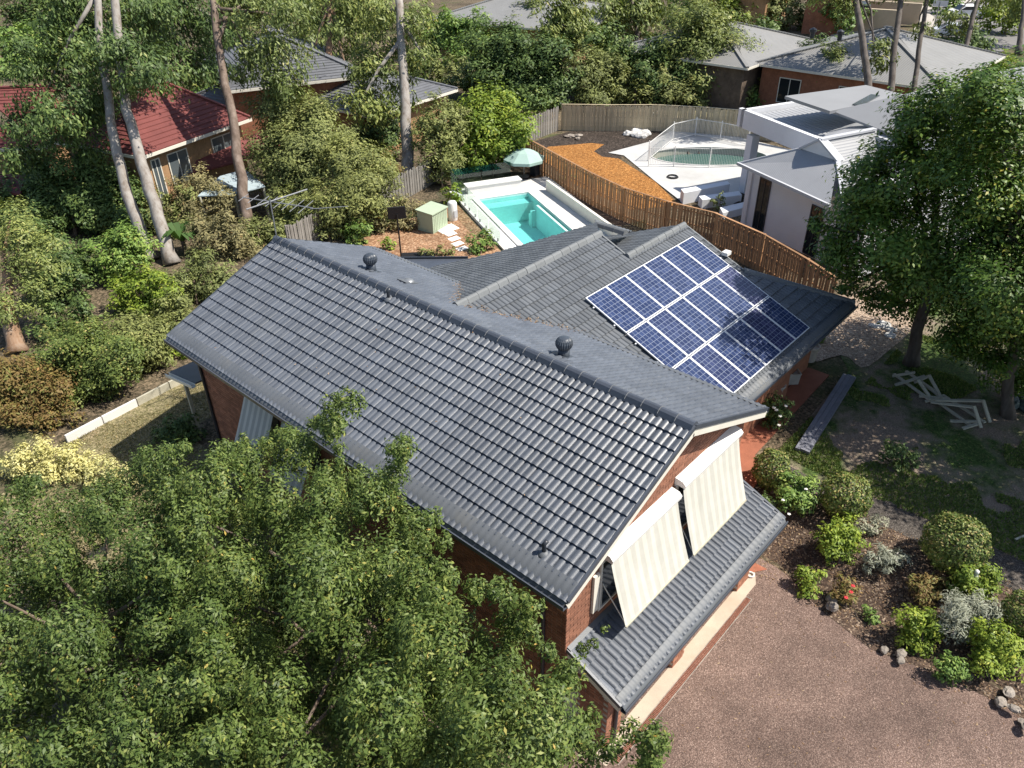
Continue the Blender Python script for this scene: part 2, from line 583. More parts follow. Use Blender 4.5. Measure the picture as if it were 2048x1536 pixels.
# ================================================================== ground
def axis(lo, hi, flo, fhi, fine, coarse):
    a = list(np.arange(flo, fhi + 1e-6, fine))
    x, s, left = flo, fine, []
    while x > lo:
        s = min(s * 1.5, coarse)
        x -= s
        left.append(x)
    x, s, right = a[-1], fine, []
    while x < hi:
        s = min(s * 1.5, coarse)
        x += s
        right.append(x)
    return left[::-1] + a + right


xs = axis(-320, 420, -16, 40, 0.5, 25)
ys = axis(-320, 420, -16, 36, 0.5, 25)
gv, gf = [], []
for j, y in enumerate(ys):
    for i, x in enumerate(xs):
        gv.append((x, y, gz(x, y)))
nx = len(xs)
for j in range(len(ys) - 1):
    for i in range(nx - 1):
        a = j * nx + i
        gf.append((a, a + 1, a + nx + 1, a + nx))
me = bpy.data.meshes.new('ground')
me.from_pydata(gv, [], gf)
tag(mesh_obj('ground', me, M['litter']), kind='structure')


def sheet(name, poly, off, mat, res=0.6, kind='structure', hole=None, flat=None):
    """a thin surface that follows the ground inside a plan outline"""
    pts = [(p[0], p[1]) for p in poly]
    dense = []
    for i in range(len(pts)):
        a, b = Vector(pts[i]), Vector(pts[(i + 1) % len(pts)])
        n = max(1, int((b - a).length / res))
        dense += [a.lerp(b, k / n) for k in range(n)]
    vs_ = list(dense)
    es = [(i, (i + 1) % len(dense)) for i in range(len(dense))]

    def inside(x, y):
        c = False
        for i in range(len(pts)):
            x1, y1 = pts[i]
            x2, y2 = pts[i - 1]
            if (y1 > y) != (y2 > y) and x < (x2 - x1) * (y - y1) / (y2 - y1) + x1:
                c = not c
        return c
    x0, x1 = min(p[0] for p in pts), max(p[0] for p in pts)
    y0, y1 = min(p[1] for p in pts), max(p[1] for p in pts)
    if flat is None:
        for y in np.arange(y0 + res / 2, y1, res):
            for x in np.arange(x0 + res / 2, x1, res):
                if inside(x, y):
                    vs_.append(Vector((x, y)))
    nb = len(vs_)
    if hole:
        for q in hole:
            vs_.append(Vector((q[0], q[1])))
        es += [(nb + i, nb + (i + 1) % len(hole)) for i in range(len(hole))]
    out = delaunay_2d_cdt(vs_, es, [], 1 if not hole else 2, 1e-5)
    v2, f2 = out[0], out[2]

    def inh(p):
        if not hole:
            return False
        c = False
        for i in range(len(hole)):
            ax, ay = hole[i][0], hole[i][1]
            bx, by = hole[i - 1][0], hole[i - 1][1]
            if (ay > p[1]) != (by > p[1]) and p[0] < (bx - ax) * (p[1] - ay) / (by - ay) + ax:
                c = not c
        return c
    f3 = []
    for f in f2:
        c = sum((v2[i] for i in f), Vector((0, 0))) / len(f)
        if inside(c.x, c.y) and not inh(c):
            f3.append(f)
    me = bpy.data.meshes.new(name)
    me.from_pydata([(p.x, p.y, (gz(p.x, p.y, False) + off) if flat is None else flat) for p in v2], [], f3)
    o = mesh_obj(name, me, mat)
    if kind:
        tag(o, kind=kind)
    return o


def pp(z, *pix):
    return [P(px, py, z) for px, py in pix]


sheet('driveway', [(-14, -14), (4.4, -14), (3.35, -8.2), (3.75, -7.0), (3.6, -5.4), (3.25, -4.0), (3.6, -2.6), (4.3, -0.95), (4.3, -0.43), (-3.6, -0.43), (-4.2, 0.5), (-14, 0.5)], 0.004, M['aggregate'])
sheet('garden_bed', [(4.4, -14), (3.35, -8.2), (3.75, -7.0), (3.6, -5.4), (3.25, -4.0), (3.6, -2.6), (4.3, -0.95), (4.3, 0.6), (7.0, 0.9), (6.5, -0.6), (6.9, -3.0), (6.7, -6.2), (7.2, -14)], 0.012, M['soil'])
sheet('garden_path', [(7.0, 0.9), (6.5, -0.6), (6.9, -3.0), (6.7, -6.2), (7.2, -14), (8.5, -14), (7.95, -6.2), (8.0, -3.0), (7.5, -0.4), (7.7, 0.9)], 0.016, M['aggregate_dark'])
sheet('front_lawn', [(7.7, 0.9), (7.5, -0.4), (8.0, -3.0), (7.95, -6.2), (8.5, -14), (32, -14), (30, 3), (17.2, 3.6), (14.2, 1.2)], 0.012, M['lawn'], 1.0)
sheet('bare_ground', [(18.2 + 4.2 * math.cos(a) * (1 + .16 * math.sin(3 * a + 1) + .09 * math.sin(7 * a)), 2.1 + 1.55 * math.sin(a) * (1 + .2 * math.sin(2 * a) + .1 * math.sin(5 * a + 2))) for a in np.linspace(0, 2 * math.pi, 40, endpoint=False)], 0.03, M['bare_soil'], 1.0)
sheet('dry_lawn', [(-6.9, 18.4), (-4.65, 19.2), (-1.6, 19.2), (1.0, 19.2), (1.0, 16.8), (-3.9, 16.4), (-4.1, 9), (-9.5, 9), (-9.5, 17.5)], 0.012, M['lawn_dry'])
sheet('rear_garden', [(4.2, 16), (4.5, 21.5), (8.5, 24.5), (13, 25), (16.9, 24.5), (13.4, 17.6), (9.8, 12.5), (6.5, 13.5)], 0.012, M['orange_soil'])
sheet('side_path', [(22.6, 24.5), (24.2, 25.5), (20.5, 14.5), (19.2, 7.5), (17.2, 3.8), (14.3, 3.9), (14.3, 8), (18.6, 13.8)], 0.012, M['soil'])
sheet('bark_path', [(26.3, 26.6), (28.4, 27.4), (30.9, 25.7), (31.2, 24.8), (29.5, 24.4), (28.9, 23.3), (29.2, 22.2), (27.0, 18.0), (24.7, 14.9), (22.5, 16.6), (23.6, 21.2)], 0.02, M['mulch_orange'], 1.0)
sheet('planting_strip', [(30.9, 25.7), (31.2, 24.8), (29.5, 24.4), (28.9, 23.3), (29.2, 22.2), (29.9, 22.3), (29.7, 23.4), (33.4, 22.7), (36.4, 23.0), (37.0, 22.4), (36.0, 23.9), (32.2, 28.6), (28.4, 29.0), (27.8, 27.6)], 0.014, M['mulch_dark'], 1.0)
n_ov = 40
ov = []
for k in range(n_ov):
    a = 2 * math.pi * k / n_ov
    q = OVAL_C + OVAL_D * (OVAL_A * math.cos(a)) + Vector((-OVAL_D.y, OVAL_D.x)) * (OVAL_B * math.sin(a))
    ov.append(q)
sheet('neighbour_terrace', [(29.7, 23.4), (33.4, 22.7), (36.6, 22.9), (38.2, 18.6), (37.6, 13.0), (30.5, 11.6), (26.6, 13.6), (25.2, 15.2), (27.2, 18.3), (29.9, 22.3)], 0, M['terrace'], 1.0, hole=ov, flat=0.86)
sheet('rear_lawn', [(38.6, 24.5), (39.6, 19), (42, 14), (48, 12), (46, 20), (42, 27)], 0.02, M['lawn_dry'], 2.0)
sheet('road', [(72, 14), (80, 13.0), (90, 11.5), (130, 6), (150, 20), (121, 23), (101, 27), (96, 24), (86, 21.5), (76, 20)], 0.06, M['asphalt'], 4.0)
sheet('footpath', [(101, 27), (96, 24), (86, 21.5), (76, 20), (75.5, 21.5), (86, 23.2), (95, 26), (100, 29), (125, 26), (121, 23)], 0.16, M['pavement'], 4.0)


a_, b_ = P(1907, 1388, 0), P(1835, 1560, 0)
jd = (b_ - a_).normalized()
js = Vector((-jd.y, jd.x, 0)) * .006
tag(MB().add([a_ - js + Vector((0, 0, .008)), b_ - js + Vector((0, 0, .008)), b_ + js + Vector((0, 0, .008)), a_ + js + Vector((0, 0, .008))], [(0, 1, 2, 3)]).build('driveway_joint', M['bark']), kind='structure')


# ================================================================== tiled roofs
TILE_W, GAUGE = 0.33, 0.3415


def tile_profile(kind):
    """(u, height) samples over one tile"""
    out = [(0.0, -0.012), (0.006, 0.0)]
    if kind == 'roll':
        for k in range(2):
            u0, w = TILE_W * k / 2, TILE_W / 2
            for s in (0.14, 0.3, 0.5, 0.7, 0.86, 0.97):
                out.append((u0 + w * s, 0.036 * math.sin(math.pi * s) ** 1.4))
    else:
        w = TILE_W / 2
        for k in range(2):
            u0 = w * k
            out += [(u0 + w * .12, 0.014), (u0 + w * .3, 0.022), (u0 + w * .65, 0.022), (u0 + w * .80, 0.016), (u0 + w * .86, -0.016), (u0 + w * .96, -0.016)]
            if k == 0:
                out += [(u0 + w * 1.02, 0.004)]
    return out


def frame_of(grad):
    gx, gy = grad
    N = Vector((-gx, -gy, 1)).normalized()
    V = Vector((gx, gy, gx * gx + gy * gy)).normalized()
    U = V.cross(N)
    return U, V, N


def tiles_mesh(name, O, grad, polys, kind='roll', stagger=True, butt=0.046, u_shift=0.0):
    U, V, N = frame_of(grad)
    O = Vector(O)
    prof = tile_profile(kind)
    bm_all = bmesh.new()
    lay = bm_all.faces.layers.float.new('rnd')
    rnd = random.Random(5)
    for poly in polys:
        poly = [Vector(p) for p in poly]
        uv = [((p - O).dot(U), (p - O).dot(V)) for p in poly]
        u0, u1 = min(a for a, b in uv), max(a for a, b in uv)
        v0, v1 = min(b for a, b in uv), max(b for a, b in uv)
        bm = bmesh.new()
        lay2 = bm.faces.layers.float.new('rnd')
        j0, j1 = math.floor(v0 / GAUGE), math.ceil(v1 / GAUGE)
        for j in range(j0, j1):
            sh = (TILE_W / 2 if (j % 2 and stagger) else 0.0) + u_shift
            i0, i1 = math.floor((u0 - sh) / TILE_W), math.ceil((u1 - sh) / TILE_W)
            rows = [[], [], [], []]
            ids = []
            for i in range(i0, i1):
                dz = rnd.uniform(-0.003, 0.003)
                rv = rnd.random()
                for (pu, ph) in prof:
                    u = i * TILE_W + sh + pu
                    lo = O + U * u + V * (j * GAUGE - 0.03) + N * (ph + butt + dz)
                    lo2 = O + U * u + V * (j * GAUGE - 0.025) + N * (ph - 0.012)
                    hi = O + U * u + V * ((j + 1) * GAUGE + 0.02) + N * (ph)
                    rows[0].append(bm.verts.new(lo2))
                    rows[1].append(bm.verts.new(lo))
                    rows[2].append(bm.verts.new(lo))
                    rows[3].append(bm.verts.new(hi))
                    ids.append(rv)
            for k in range(len(ids) - 1):
                for r_ in (0, 2):
                    f = bm.faces.new((rows[r_][k], rows[r_][k + 1], rows[r_ + 1][k + 1], rows[r_ + 1][k]))
                    f[lay2] = ids[k]
                    f.smooth = True
        c = sum(poly, Vector((0, 0, 0))) / len(poly)
        for k in range(len(poly)):
            a, b = poly[k], poly[(k + 1) % len(poly)]
            nr = (b - a).cross(N).normalized()
            if nr.dot(c - a) > 0:
                nr = -nr
            bmesh.ops.bisect_plane(bm, geom=list(bm.verts) + list(bm.edges) + list(bm.faces), plane_co=a, plane_no=nr, clear_outer=True, dist=1e-5)
        tmp = bpy.data.meshes.new('tmp')
        bm.to_mesh(tmp)
        bm.free()
        bm_all.from_mesh(tmp)
        bpy.data.meshes.remove(tmp)
    me = bpy.data.meshes.new(name)
    bm_all.to_mesh(me)
    bm_all.free()
    return me


def one_tile_mesh(kind, butt=0.046):
    prof = tile_profile(kind)
    v, f = [], []
    rows = [(-0.025, -0.012), (-0.03, butt), (-0.03, butt), (GAUGE + 0.02, 0.0)]
    for (dv, dh) in rows:
        for (pu, ph) in prof + [(TILE_W, -0.012)]:
            v.append((pu, dv, ph + dh))
    n = len(prof) + 1
    for r_ in (0, 2):
        for k in range(n - 1):
            a = r_ * n + k
            f.append((a, a + 1, a + n + 1, a + n))
    me = bpy.data.meshes.new('tile')
    me.from_pydata(v, [], f)
    me.polygons.foreach_set('use_smooth', [True] * len(f))
    return me


def place_tiles(parent, mat, kind, O, grad, u_start, n_u, v_courses, stagger):
    U, V, N = frame_of(grad)
    me = one_tile_mesh(kind)
    me.materials.append(mat)
    R = Matrix((U, V, N)).transposed()
    off = wloc(parent)
    for j in v_courses:
        sh = TILE_W / 2 if (j % 2 and stagger) else 0.0
        for i in range(n_u - (1 if sh else 0)):
            o = bpy.data.objects.new('tile', me)
            COL.objects.link(o)
            o.parent = parent
            p = Vector(O) + U * (u_start + i * TILE_W + sh) + V * (j * GAUGE) - off
            p += N * random.uniform(-0.003, 0.003)
            o.matrix_local = Matrix.Translation(p) @ (R @ Matrix.Rotation(random.uniform(-.006, .006), 3, 'Z')).to_4x4()


def cap_mesh(length=0.44, w=0.155, h=0.075, thick=0.02):
    """angular ridge cap along +X, flared a little at one end"""
    v, f = [], []
    prof = [(-w, -0.07), (-w * 0.55, h * 0.55), (-w * .16, h), (w * .16, h), (w * 0.55, h * 0.55), (w, -0.07)]
    for x, s in ((0, 1.06), (0.05, 1.04), (0.055, 1.0), (length, 0.96)):
        for (a, b) in prof:
            v.append((x, a * s, b * s))
    n = len(prof)
    for r_ in range(3):
        for k in range(n - 1):
            a = r_ * n + k
            f.append((a, a + n, a + n + 1, a + 1))
    f.append(tuple(range(n)))
    f.append(tuple(range(3 * n, 4 * n))[::-1])
    me = bpy.data.meshes.new('ridge_cap')
    me.from_pydata(v, [], f)
    return me


def lay_caps(parent, a, b, mat, pitch=0.42, me=None, zoff=0.05, mortar=None):
    a, b = Vector(a), Vector(b)
    d = b - a
    n = max(1, int(round(d.length / pitch)))
    d_ = d.normalized()
    s = Vector((0, 0, 1)).cross(d_).normalized()
    t = d_.cross(s)
    me = me or cap_mesh(pitch + 0.03)
    if not me.materials:
        me.materials.append(mat)
    off = wloc(parent)
    mm = MB()
    for k in range(n):
        o = bpy.data.objects.new('ridge_cap', me)
        COL.objects.link(o)
        o.parent = parent
        p = a + d * (k / n) + t * (zoff + random.uniform(-.004, .004))
        R = Matrix((d_, s, t)).transposed() @ Matrix.Rotation(random.uniform(-.012, .012), 3, 'Z')
        o.matrix_local = Matrix.Translation(p - off) @ R.to_4x4()
        if mortar and k:
            q = p - d_ * 0.012
            for (s0, h0, s1, h1) in ((-.15, -.01, -.083, .05), (-.083, .05, 0, .086), (0, .086, .083, .05), (.083, .05, .15, -.01)):
                mm.bar(q + s * s0 + t * h0, q + s * s1 + t * h1, 0.010, 0.010, up=t)
    if mortar and mm.v:
        o = mm.build('ridge_mortar', mortar, parent)
        o['kind'] = 'stuff'
    return me


EAVE, RIDGE, TP = 5.10, 6.81, 0.41748
XL, XR, YB = -4.096, 3.735, 14.957
ZR = RIDGE - TP * XR
house = thing('brick_house', 'two-storey red brick house with a long dark grey tiled roof', 'house', (0, 0, 0))

# walls -------------------------------------------------------------
WX0, WX1, WY0, WY1 = -3.65, 3.35, 0.35, 14.5
mb = MB()
pent = [(WX0, 0.0), (WX1, 0.0), (WX1, RIDGE - TP * WX1 - 0.06), (0, RIDGE - 0.06), (WX0, RIDGE + TP * WX0 - 0.06)]
fr = [(x, WY0, z) for x, z in pent] + [(x, WY1, z) for x, z in pent]
mb.add(fr, [(0, 1, 2, 3, 4), (9, 8, 7, 6, 5), (0, 5, 6, 1), (1, 6, 7, 2), (2, 7, 8, 3), (3, 8, 9, 4), (4, 9, 5, 0)])
wall = mb.build('wall', M['brick_mortar'], house)

BW, BH, BG = 0.228, 0.076, 0.014
brick_me = MB()
brick_me.frame_box((0, 0, 0), (BW, 0, 0), (0, 0.02, 0), (0, 0, BH))
bme = bpy.data.meshes.new('brick')
bme.from_pydata(brick_me.v, [], brick_me.f)
bme.materials.append(M['brick'])
n_single = 0


def brick_ok_front(x, z):
    top = min(RIDGE - TP * abs(x), RIDGE - TP * abs(x + BW)) - 0.12
    return z + BH < top


def joined_bricks(name, cells, parent, mat):
    """cells: (corner, along, out, length) -> one mesh of proud bricks"""
    v, f, rn = [], [], []
    off = wloc(parent)
    for (c, ax, on, ln) in cells:
        c = Vector(c) - off
        ax, on = Vector(ax) * ln, Vector(on) * (0.010 + random.uniform(-.002, .002))
        up = Vector((0, 0, BH))
        n = len(v)
        q = [c, c + ax, c + ax + up, c + up]
        v += [tuple(p) for p in q] + [tuple(p + on) for p in q]
        f += [(n + 4, n + 5, n + 6, n + 7), (n, n + 1, n + 5, n + 4), (n + 1, n + 2, n + 6, n + 5), (n + 2, n + 3, n + 7, n + 6), (n + 3, n, n + 4, n + 7)]
        rn += [random.random()] * 5
    me = bpy.data.meshes.new(name)
    me.from_pydata(v, [], f)
    at = me.attributes.new('rnd', 'FLOAT', 'FACE')
    at.data.foreach_set('value', rn)
    o = mesh_obj(name, me, mat, parent)
    o['kind'] = 'stuff'
    return o


cells = []
row = 0
z = 2.62
while z < RIDGE:
    x = WX0 - (BW / 2 if row % 2 else 0.0)
    while x < WX1 - 0.02:
        x0, x1 = max(x, WX0), min(x + BW, WX1)
        if x1 - x0 > 0.05 and brick_ok_front(x0, z):
            near = (x0 < -2.72) or (z > 4.95 and x0 < 3.2) or (-0.25 < x0 < 0.35 and z > 4.2)
            if near and abs(x1 - x0 - BW) < 1e-4 and n_single < 298:
                o = bpy.data.objects.new('brick', bme)
                COL.objects.link(o)
                o.parent = wall
                o.location = (x0, WY0 - 0.010 + random.uniform(-.002, .002), z)
                n_single += 1
            else:
                cells.append(((x0, WY0, z), (1, 0, 0), (0, -1, 0), x1 - x0))
        x += BW + BG
    z += BH + BG
    row += 1
row = 0
z = 0.1
while z < 4.9:
    y = WY0 - (BW / 2 if row % 2 else 0.0)
    while y < WY1:
        y0, y1 = max(y, WY0), min(y + BW, WY1)
        if y1 - y0 > 0.04:
            cells.append(((WX0, y0, z), (0, 1, 0), (-1, 0, 0), y1 - y0))
        y += BW + BG
    z += BH + BG
    row += 1
joined_bricks('brickwork', cells, wall, M['brick'])

# garage storey ------------------------------------------------------
gy = -0.57
mb = MB()
mb.box((-3.3, gy, 0), (-2.72, WY0 - .002, 2.32)).box((-0.5, gy, 0), (0.02, WY0 - .002, 2.32)).box((2.72, gy, 0), (3.36, WY0 - .002, 2.32))
mb.box((-2.72, gy + .003, 2.02), (-0.5, WY0 - .003, 2.319)).box((0.02, gy + .003, 2.02), (2.72, WY0 - .003, 2.319))
gw = mb.build('garage_wall', M['brick_mortar'], house)
cells = []
for (xa, xb) in ((-3.3, -2.72), (-0.5, 0.02), (2.72, 3.36)):
    row, z = 0, 0.01
    while z < 2.22:
        x = xa - (BW / 2 if row % 2 else 0)
        while x < xb:
            x0, x1 = max(x, xa), min(x + BW, xb)
            if x1 - x0 > .04:
                cells.append(((x0, gy, z), (1, 0, 0), (0, -1, 0), x1 - x0))
            x += BW + BG
        for (sx, on) in ((xa, (-1, 0, 0)), (xb, (1, 0, 0))):
            y = gy + (BW / 2 if row % 2 else 0)
            while y + BW < WY0:
                cells.append(((sx, y, z), (0, 1, 0), on, BW))
                y += BW + BG
        z += BH + BG
        row += 1
joined_bricks('brickwork', cells, gw, M['brick'])
for (xa, xb) in ((-2.72, -0.5), (0.02, 2.72)):
    mb = MB()
    for k in range(4):
        z0 = 0.01 + k * 0.505
        mb.box((xa + .02, -0.12, z0), (xb - .02, -0.08, z0 + 0.485))
        for q in range(4):
            w = (xb - xa - .04) / 4
            mb.box((xa + .02 + q * w + .07, -0.135, z0 + .08), (xa + .02 + (q + 1) * w - .07, -0.12, z0 + .40))
    mb.build('garage_door', M['cream'], house)
mb = MB()
mb.tube([(-3.02, gy - 0.06, 0.02), (-3.02, gy - 0.06, 2.1), (-3.02, -0.95, 2.28)], 0.045, 8)
mb.build('downpipe', M['dark_metal'], house)
MB().box((2.0, WY0 - .05, 0.0), (2.05, WY0, 0.1)).build('vent_brick', M['dark_metal'], house)

# main roof -----------------------------------------------------------
roof = MB().slab([(XL + .1, 0.03, EAVE - .02 + .1 * TP), (0, 0.03, RIDGE - .03), (0, YB - .03, RIDGE - .03), (XL + .1, YB - .03, EAVE - .02 + .1 * TP)], 0.05) \
    .slab([(XR - .1, 0.03, ZR - .02 + .1 * TP), (0, 0.03, RIDGE - .031), (0, YB - .03, RIDGE - .031), (XR - .1, YB - .03, ZR - .02 + .1 * TP)], 0.05).build('main_roof', M['tile'], house)
NSING = 14
O_L = (XL, YB, EAVE)
gL = (TP, 0.0)
U_L = frame_of(gL)[0]
s_ = 1 if U_L.y > 0 else -1
# u runs along the eave; single tiles at the driveway end
if s_ < 0:
    O_L = (XL, YB, EAVE)
    u_front = YB
else:
    O_L = (XL, 0, EAVE)
    u_front = 0
ysplit = NSING * TILE_W
me = tiles_mesh('tiles', O_L, gL, [[(XL, ysplit, EAVE), (0, ysplit, RIDGE), (0, YB, RIDGE), (XL, YB, EAVE)]], 'roll', False, u_shift=(YB - ysplit) % TILE_W if s_ < 0 else 0)
o = mesh_obj('roof_tiles', me, M['tile'], roof)
o['kind'] = 'stuff'
place_tiles(roof, M['tile'], 'roll', O_L, gL, (YB - ysplit) if s_ < 0 else 0.0, NSING, range(0, 13), False)
me = tiles_mesh('tiles', (XR, 0, ZR), (-TP, 0.0), [[(XR, 0, ZR), (0, 0, RIDGE), (0, YB, RIDGE), (XR, YB, ZR)]], 'roll', False)
o = mesh_obj('roof_tiles', me, M['tile'], roof)
o['kind'] = 'stuff'
CAPME = cap_mesh(0.45)
lay_caps(roof, (0, 0.0, RIDGE + .01), (0, YB, RIDGE + .01), M['ridge'], 0.42, CAPME, 0.045, M['mortar'])
# verge trims, barge boards, soffit, gutters
mb = MB()
for (x0, z0) in ((XL, EAVE), (XR, ZR)):
    for y in (0.0, YB):
        a, b = Vector((x0, y, z0)), Vector((0, y, RIDGE))
        MB().bar(a + Vector((0, 0, .015)), b + Vector((0, 0, .015)), 0.05, 0.10).build('verge_trim', M['ridge'], roof)
mb = MB()
for y, o_ in ((0.0, 0.012), (YB, -0.012)):
    for (x0, z0) in ((XL, EAVE), (XR, ZR)):
        a, b = Vector((x0, y + o_, z0 - .13)), Vector((0, y + o_, RIDGE - .13))
        MB().bar(a, b, 0.028, 0.19).build('barge_board', M['cream'], roof)
mb = MB()
mb.add([(XL + .05, .03, EAVE - .1), (0, .03, RIDGE - .12), (0, WY0, RIDGE - .12), (XL + .05, WY0, EAVE - .1)], [(0, 1, 2, 3)])
mb.add([(XR - .05, .03, ZR - .1), (0, .03, RIDGE - .12), (0, WY0, RIDGE - .12), (XR - .05, WY0, ZR - .1)], [(3, 2, 1, 0)])
mb.add([(XL + .03, 0.03, EAVE - .1), (WX0, 0.03, EAVE - .1), (WX0, YB - .03, EAVE - .1), (XL + .03, YB - .03, EAVE - .1)], [(0, 1, 2, 3)])
mb.build('soffit', M['cream'], roof)


def gutter(parent, a, b, out):
    a, b, out = Vector(a), Vector(b), Vector(out)
    m_ = MB()
    dn = Vector((0, 0, -1))
    m_.frame_box(a + dn * 0.13, b - a, out * 0.012, Vector((0, 0, 0.12)))
    m_.frame_box(a + dn * 0.131, b - a, out * 0.12, Vector((0, 0, 0.012)))
    m_.frame_box(a + out * 0.12 + dn * 0.132, b - a, out * 0.012, Vector((0, 0, 0.11)))
    m_.frame_box(a + out * 0.112 + dn * 0.03, b - a, out * 0.03, Vector((0, 0, 0.014)))
    return m_.build('gutter', M['gutter'], parent)


gutter(roof, (XL, 0, EAVE - .01), (XL, YB, EAVE - .01), (-1, 0, 0))
gutter(roof, (XR, 0, ZR - .01), (XR, YB, ZR - .01), (1, 0, 0))


def guard(parent, a, b, grad, width, drop, rib=0.165, amp=0.012, z_lift=0.075, matname='guard'):
    """gutter mesh: a strip over the lowest tile course that dips into the gutter lip, faintly ribbed"""
    a, b = Vector(a), Vector(b)
    U, V, N = frame_of(grad)
    d = b - a
    n = max(4, int(d.length / (rib / 4)))
    v, f = [], []
    prof = [(-0.135, -0.045, 0.15), (-0.05, 0.02, 0.5), (width * .5, z_lift, 1.0), (width, z_lift - .008, 1.0)]
    for i in range(n + 1):
        p = a + d * (i / n)
        w = amp * max(0, math.sin(2 * math.pi * (d.length * i / n) / rib)) ** 1.5
        for (pv, ph, k) in prof:
            v.append(tuple(p + V * pv + N * (ph + w * k) + Vector((0, 0, drop))))
    m_ = len(prof)
    for i in range(n):
        for k in range(m_ - 1):
            q = i * m_ + k
            f.append((q, q + 1, q + m_ + 1, q + m_))
    mb_ = MB().add(v, f)
    return mb_.build('gutter_guard', M[matname], parent, smooth=True)


guard(roof, (XL, 0.02, EAVE), (XL, YB - .02, EAVE), gL, 0.40, 0.0)
guard(roof, (XR, 0.02, ZR), (XR, YB - .02, ZR), (-TP, 0), 0.30, 0.0)
for y in (0.9, WY1 - .25):
    MB().tube([(WX0 - .06, y, 0.3), (WX0 - .06, y, 4.3), (XL - .02, y, 4.95)], 0.045, 8).build('downpipe', M['dark_metal'], house)

# garage roof ---------------------------------------------------------
GT = 0.414
GX0, GX1, GYE, GYT = -3.60, 3.60, -1.05, 0.345
GZE = 2.95 + GT * (GYE - 0.35)
groof = MB().slab([(GX0 + .05, GYE + .05, GZE - .01), (GX1 - .05, GYE + .05, GZE - .01), (GX1 - .05, GYT, GZE + GT * (GYT - GYE) - .03), (GX0 + .05, GYT, GZE + GT * (GYT - GYE) - .03)], 0.05).build('garage_roof', M['tile'], house)
gG = (0.0, GT)
U_G = frame_of(gG)[0]
OG = (GX0, GYE, GZE) if U_G.x > 0 else (GX1, GYE, GZE)
place_tiles(groof, M['tile'], 'low', OG, gG, 0.0, 22, range(0, 4), True)
zt = GZE + GT * (GYT - GYE)
g4 = GYE + 4 * GAUGE * math.cos(math.atan(GT))
me = tiles_mesh('tiles', OG, gG, [[(GX0, g4, GZE + GT * (g4 - GYE)), (GX1, g4, GZE + GT * (g4 - GYE)), (GX1, GYT, zt), (GX0, GYT, zt)]], 'low', True)
o = mesh_obj('roof_tiles', me, M['tile'], groof)
o['kind'] = 'stuff'
OG2 = (OG[0], OG[1], OG[2] - .005)
ends = []
for (xa, xb) in ((GX0, GX0 + .2), (GX1 - .2, GX1)):
    ends.append([(xa, GYE, GZE), (xb, GYE, GZE), (xb, g4, GZE + GT * (g4 - GYE)), (xa, g4, GZE + GT * (g4 - GYE))])
o = mesh_obj('edge_tiles', tiles_mesh('tiles', OG2, gG, ends, 'low', True), M['tile'], groof)
o['kind'] = 'stuff'
mb = MB()
for x in (GX0, GX1):
    MB().bar((x, GYE, GZE + .012), (x, GYT, zt + .012), 0.06, 0.10).build('verge_trim', M['ridge'], groof)
mb = MB()
for x in (GX0 + .03, GX1 - .03):
    MB().bar((x, GYE + .02, GZE - .15), (x, GYT, zt - .15), 0.026, 0.2).build('barge_board', M['cream'], groof)
MB().box((GX0 + .05, GYE + .02, GZE - .17), (GX1 - .05, gy, GZE - .155)).build('soffit', M['cream'], groof)
gutter(groof, (GX0, GYE, GZE - .01), (GX1, GYE, GZE - .01), (0, -1, 0))
guard(groof, (GX0 + .02, GYE, GZE), (GX1 - .02, GYE, GZE), gG, 0.20, 0.0, 0.165, 0.018)
mb = MB().bar((GX0, GYT - .05, zt + .06), (GX1, GYT - .05, zt + .06), 0.11, 0.03, up=(0, -.4, 1))
mb.build('wall_flashing', M['guard'], groof)

# wing roof (behind, carries the solar panels) --------------------------
WT, WZ, WYR = 0.414, 6.315, 8.19


def wf(x, y):
    return (x, y, WZ + WT * (y - WYR))


def wb(x, y):
    return (x, y, WZ - WT * (y - WYR))


YE = 1.53
xv = 3.40
wing = MB().slab([wf(3.4, YE + .05), wf(11.2, YE + .05), wf(11.2, 7.0), wf(3.4, 7.0)], 0.05).build('wing_roof', M['tile_old'], house)
wing.data.transform(Matrix.Translation((0, 0, -0.03)))
OW = (0, YE, WZ + WT * (YE - WYR))
me = tiles_mesh('tiles', OW, (0, WT), [
    [wf(1.186, 8.19), wf(3.735, 5.62), wf(3.735, 8.19)],
    [wf(3.735, YE), wf(7.78, YE), wf(7.78, 8.19), wf(3.735, 8.19)],
    [wf(7.78, YE), wf(11.28, YE), wf(11.28, 7.05), wf(7.78, 7.05)],
    [wf(11.28, YE), wf(14.0, YE), wf(11.28, 4.6)]], 'low', True)
o = mesh_obj('roof_tiles', me, M['tile_old'], wing)
o['kind'] = 'stuff'
me = tiles_mesh('tiles', (0, 14.65, wb(0, 14.65)[2]), (0, -WT), [
    [wb(1.186, 8.19), wb(7.78, 8.19), wb(9.7, 9.64), wb(7.3, 12.5), wb(3.735, 10.76)],
    [wb(3.735, 10.76), wb(7.3, 12.5), wb(6.6, 15.16), wb(3.9, 15.16)]], 'low', True)
o = mesh_obj('roof_tiles', me, M['tile_old'], wing)
o['kind'] = 'stuff'
zb = 5.845


def wb2(x, y):
    return (x, y, zb - WT * (y - 7.05))


me = tiles_mesh('tiles', (0, 10.4, wb2(0, 10.4)[2]), (0, -WT), [[wb2(7.79, 7.05), wb2(11.28, 7.05), wb2(11.28, 10.4), wb2(7.79, 10.4)]], 'low', True)
o = mesh_obj('roof_tiles', me, M['tile_old'], wing)
o['kind'] = 'stuff'


def rx(x, y):
    return (x, y, 5.72 - WT * (x - 9.68))


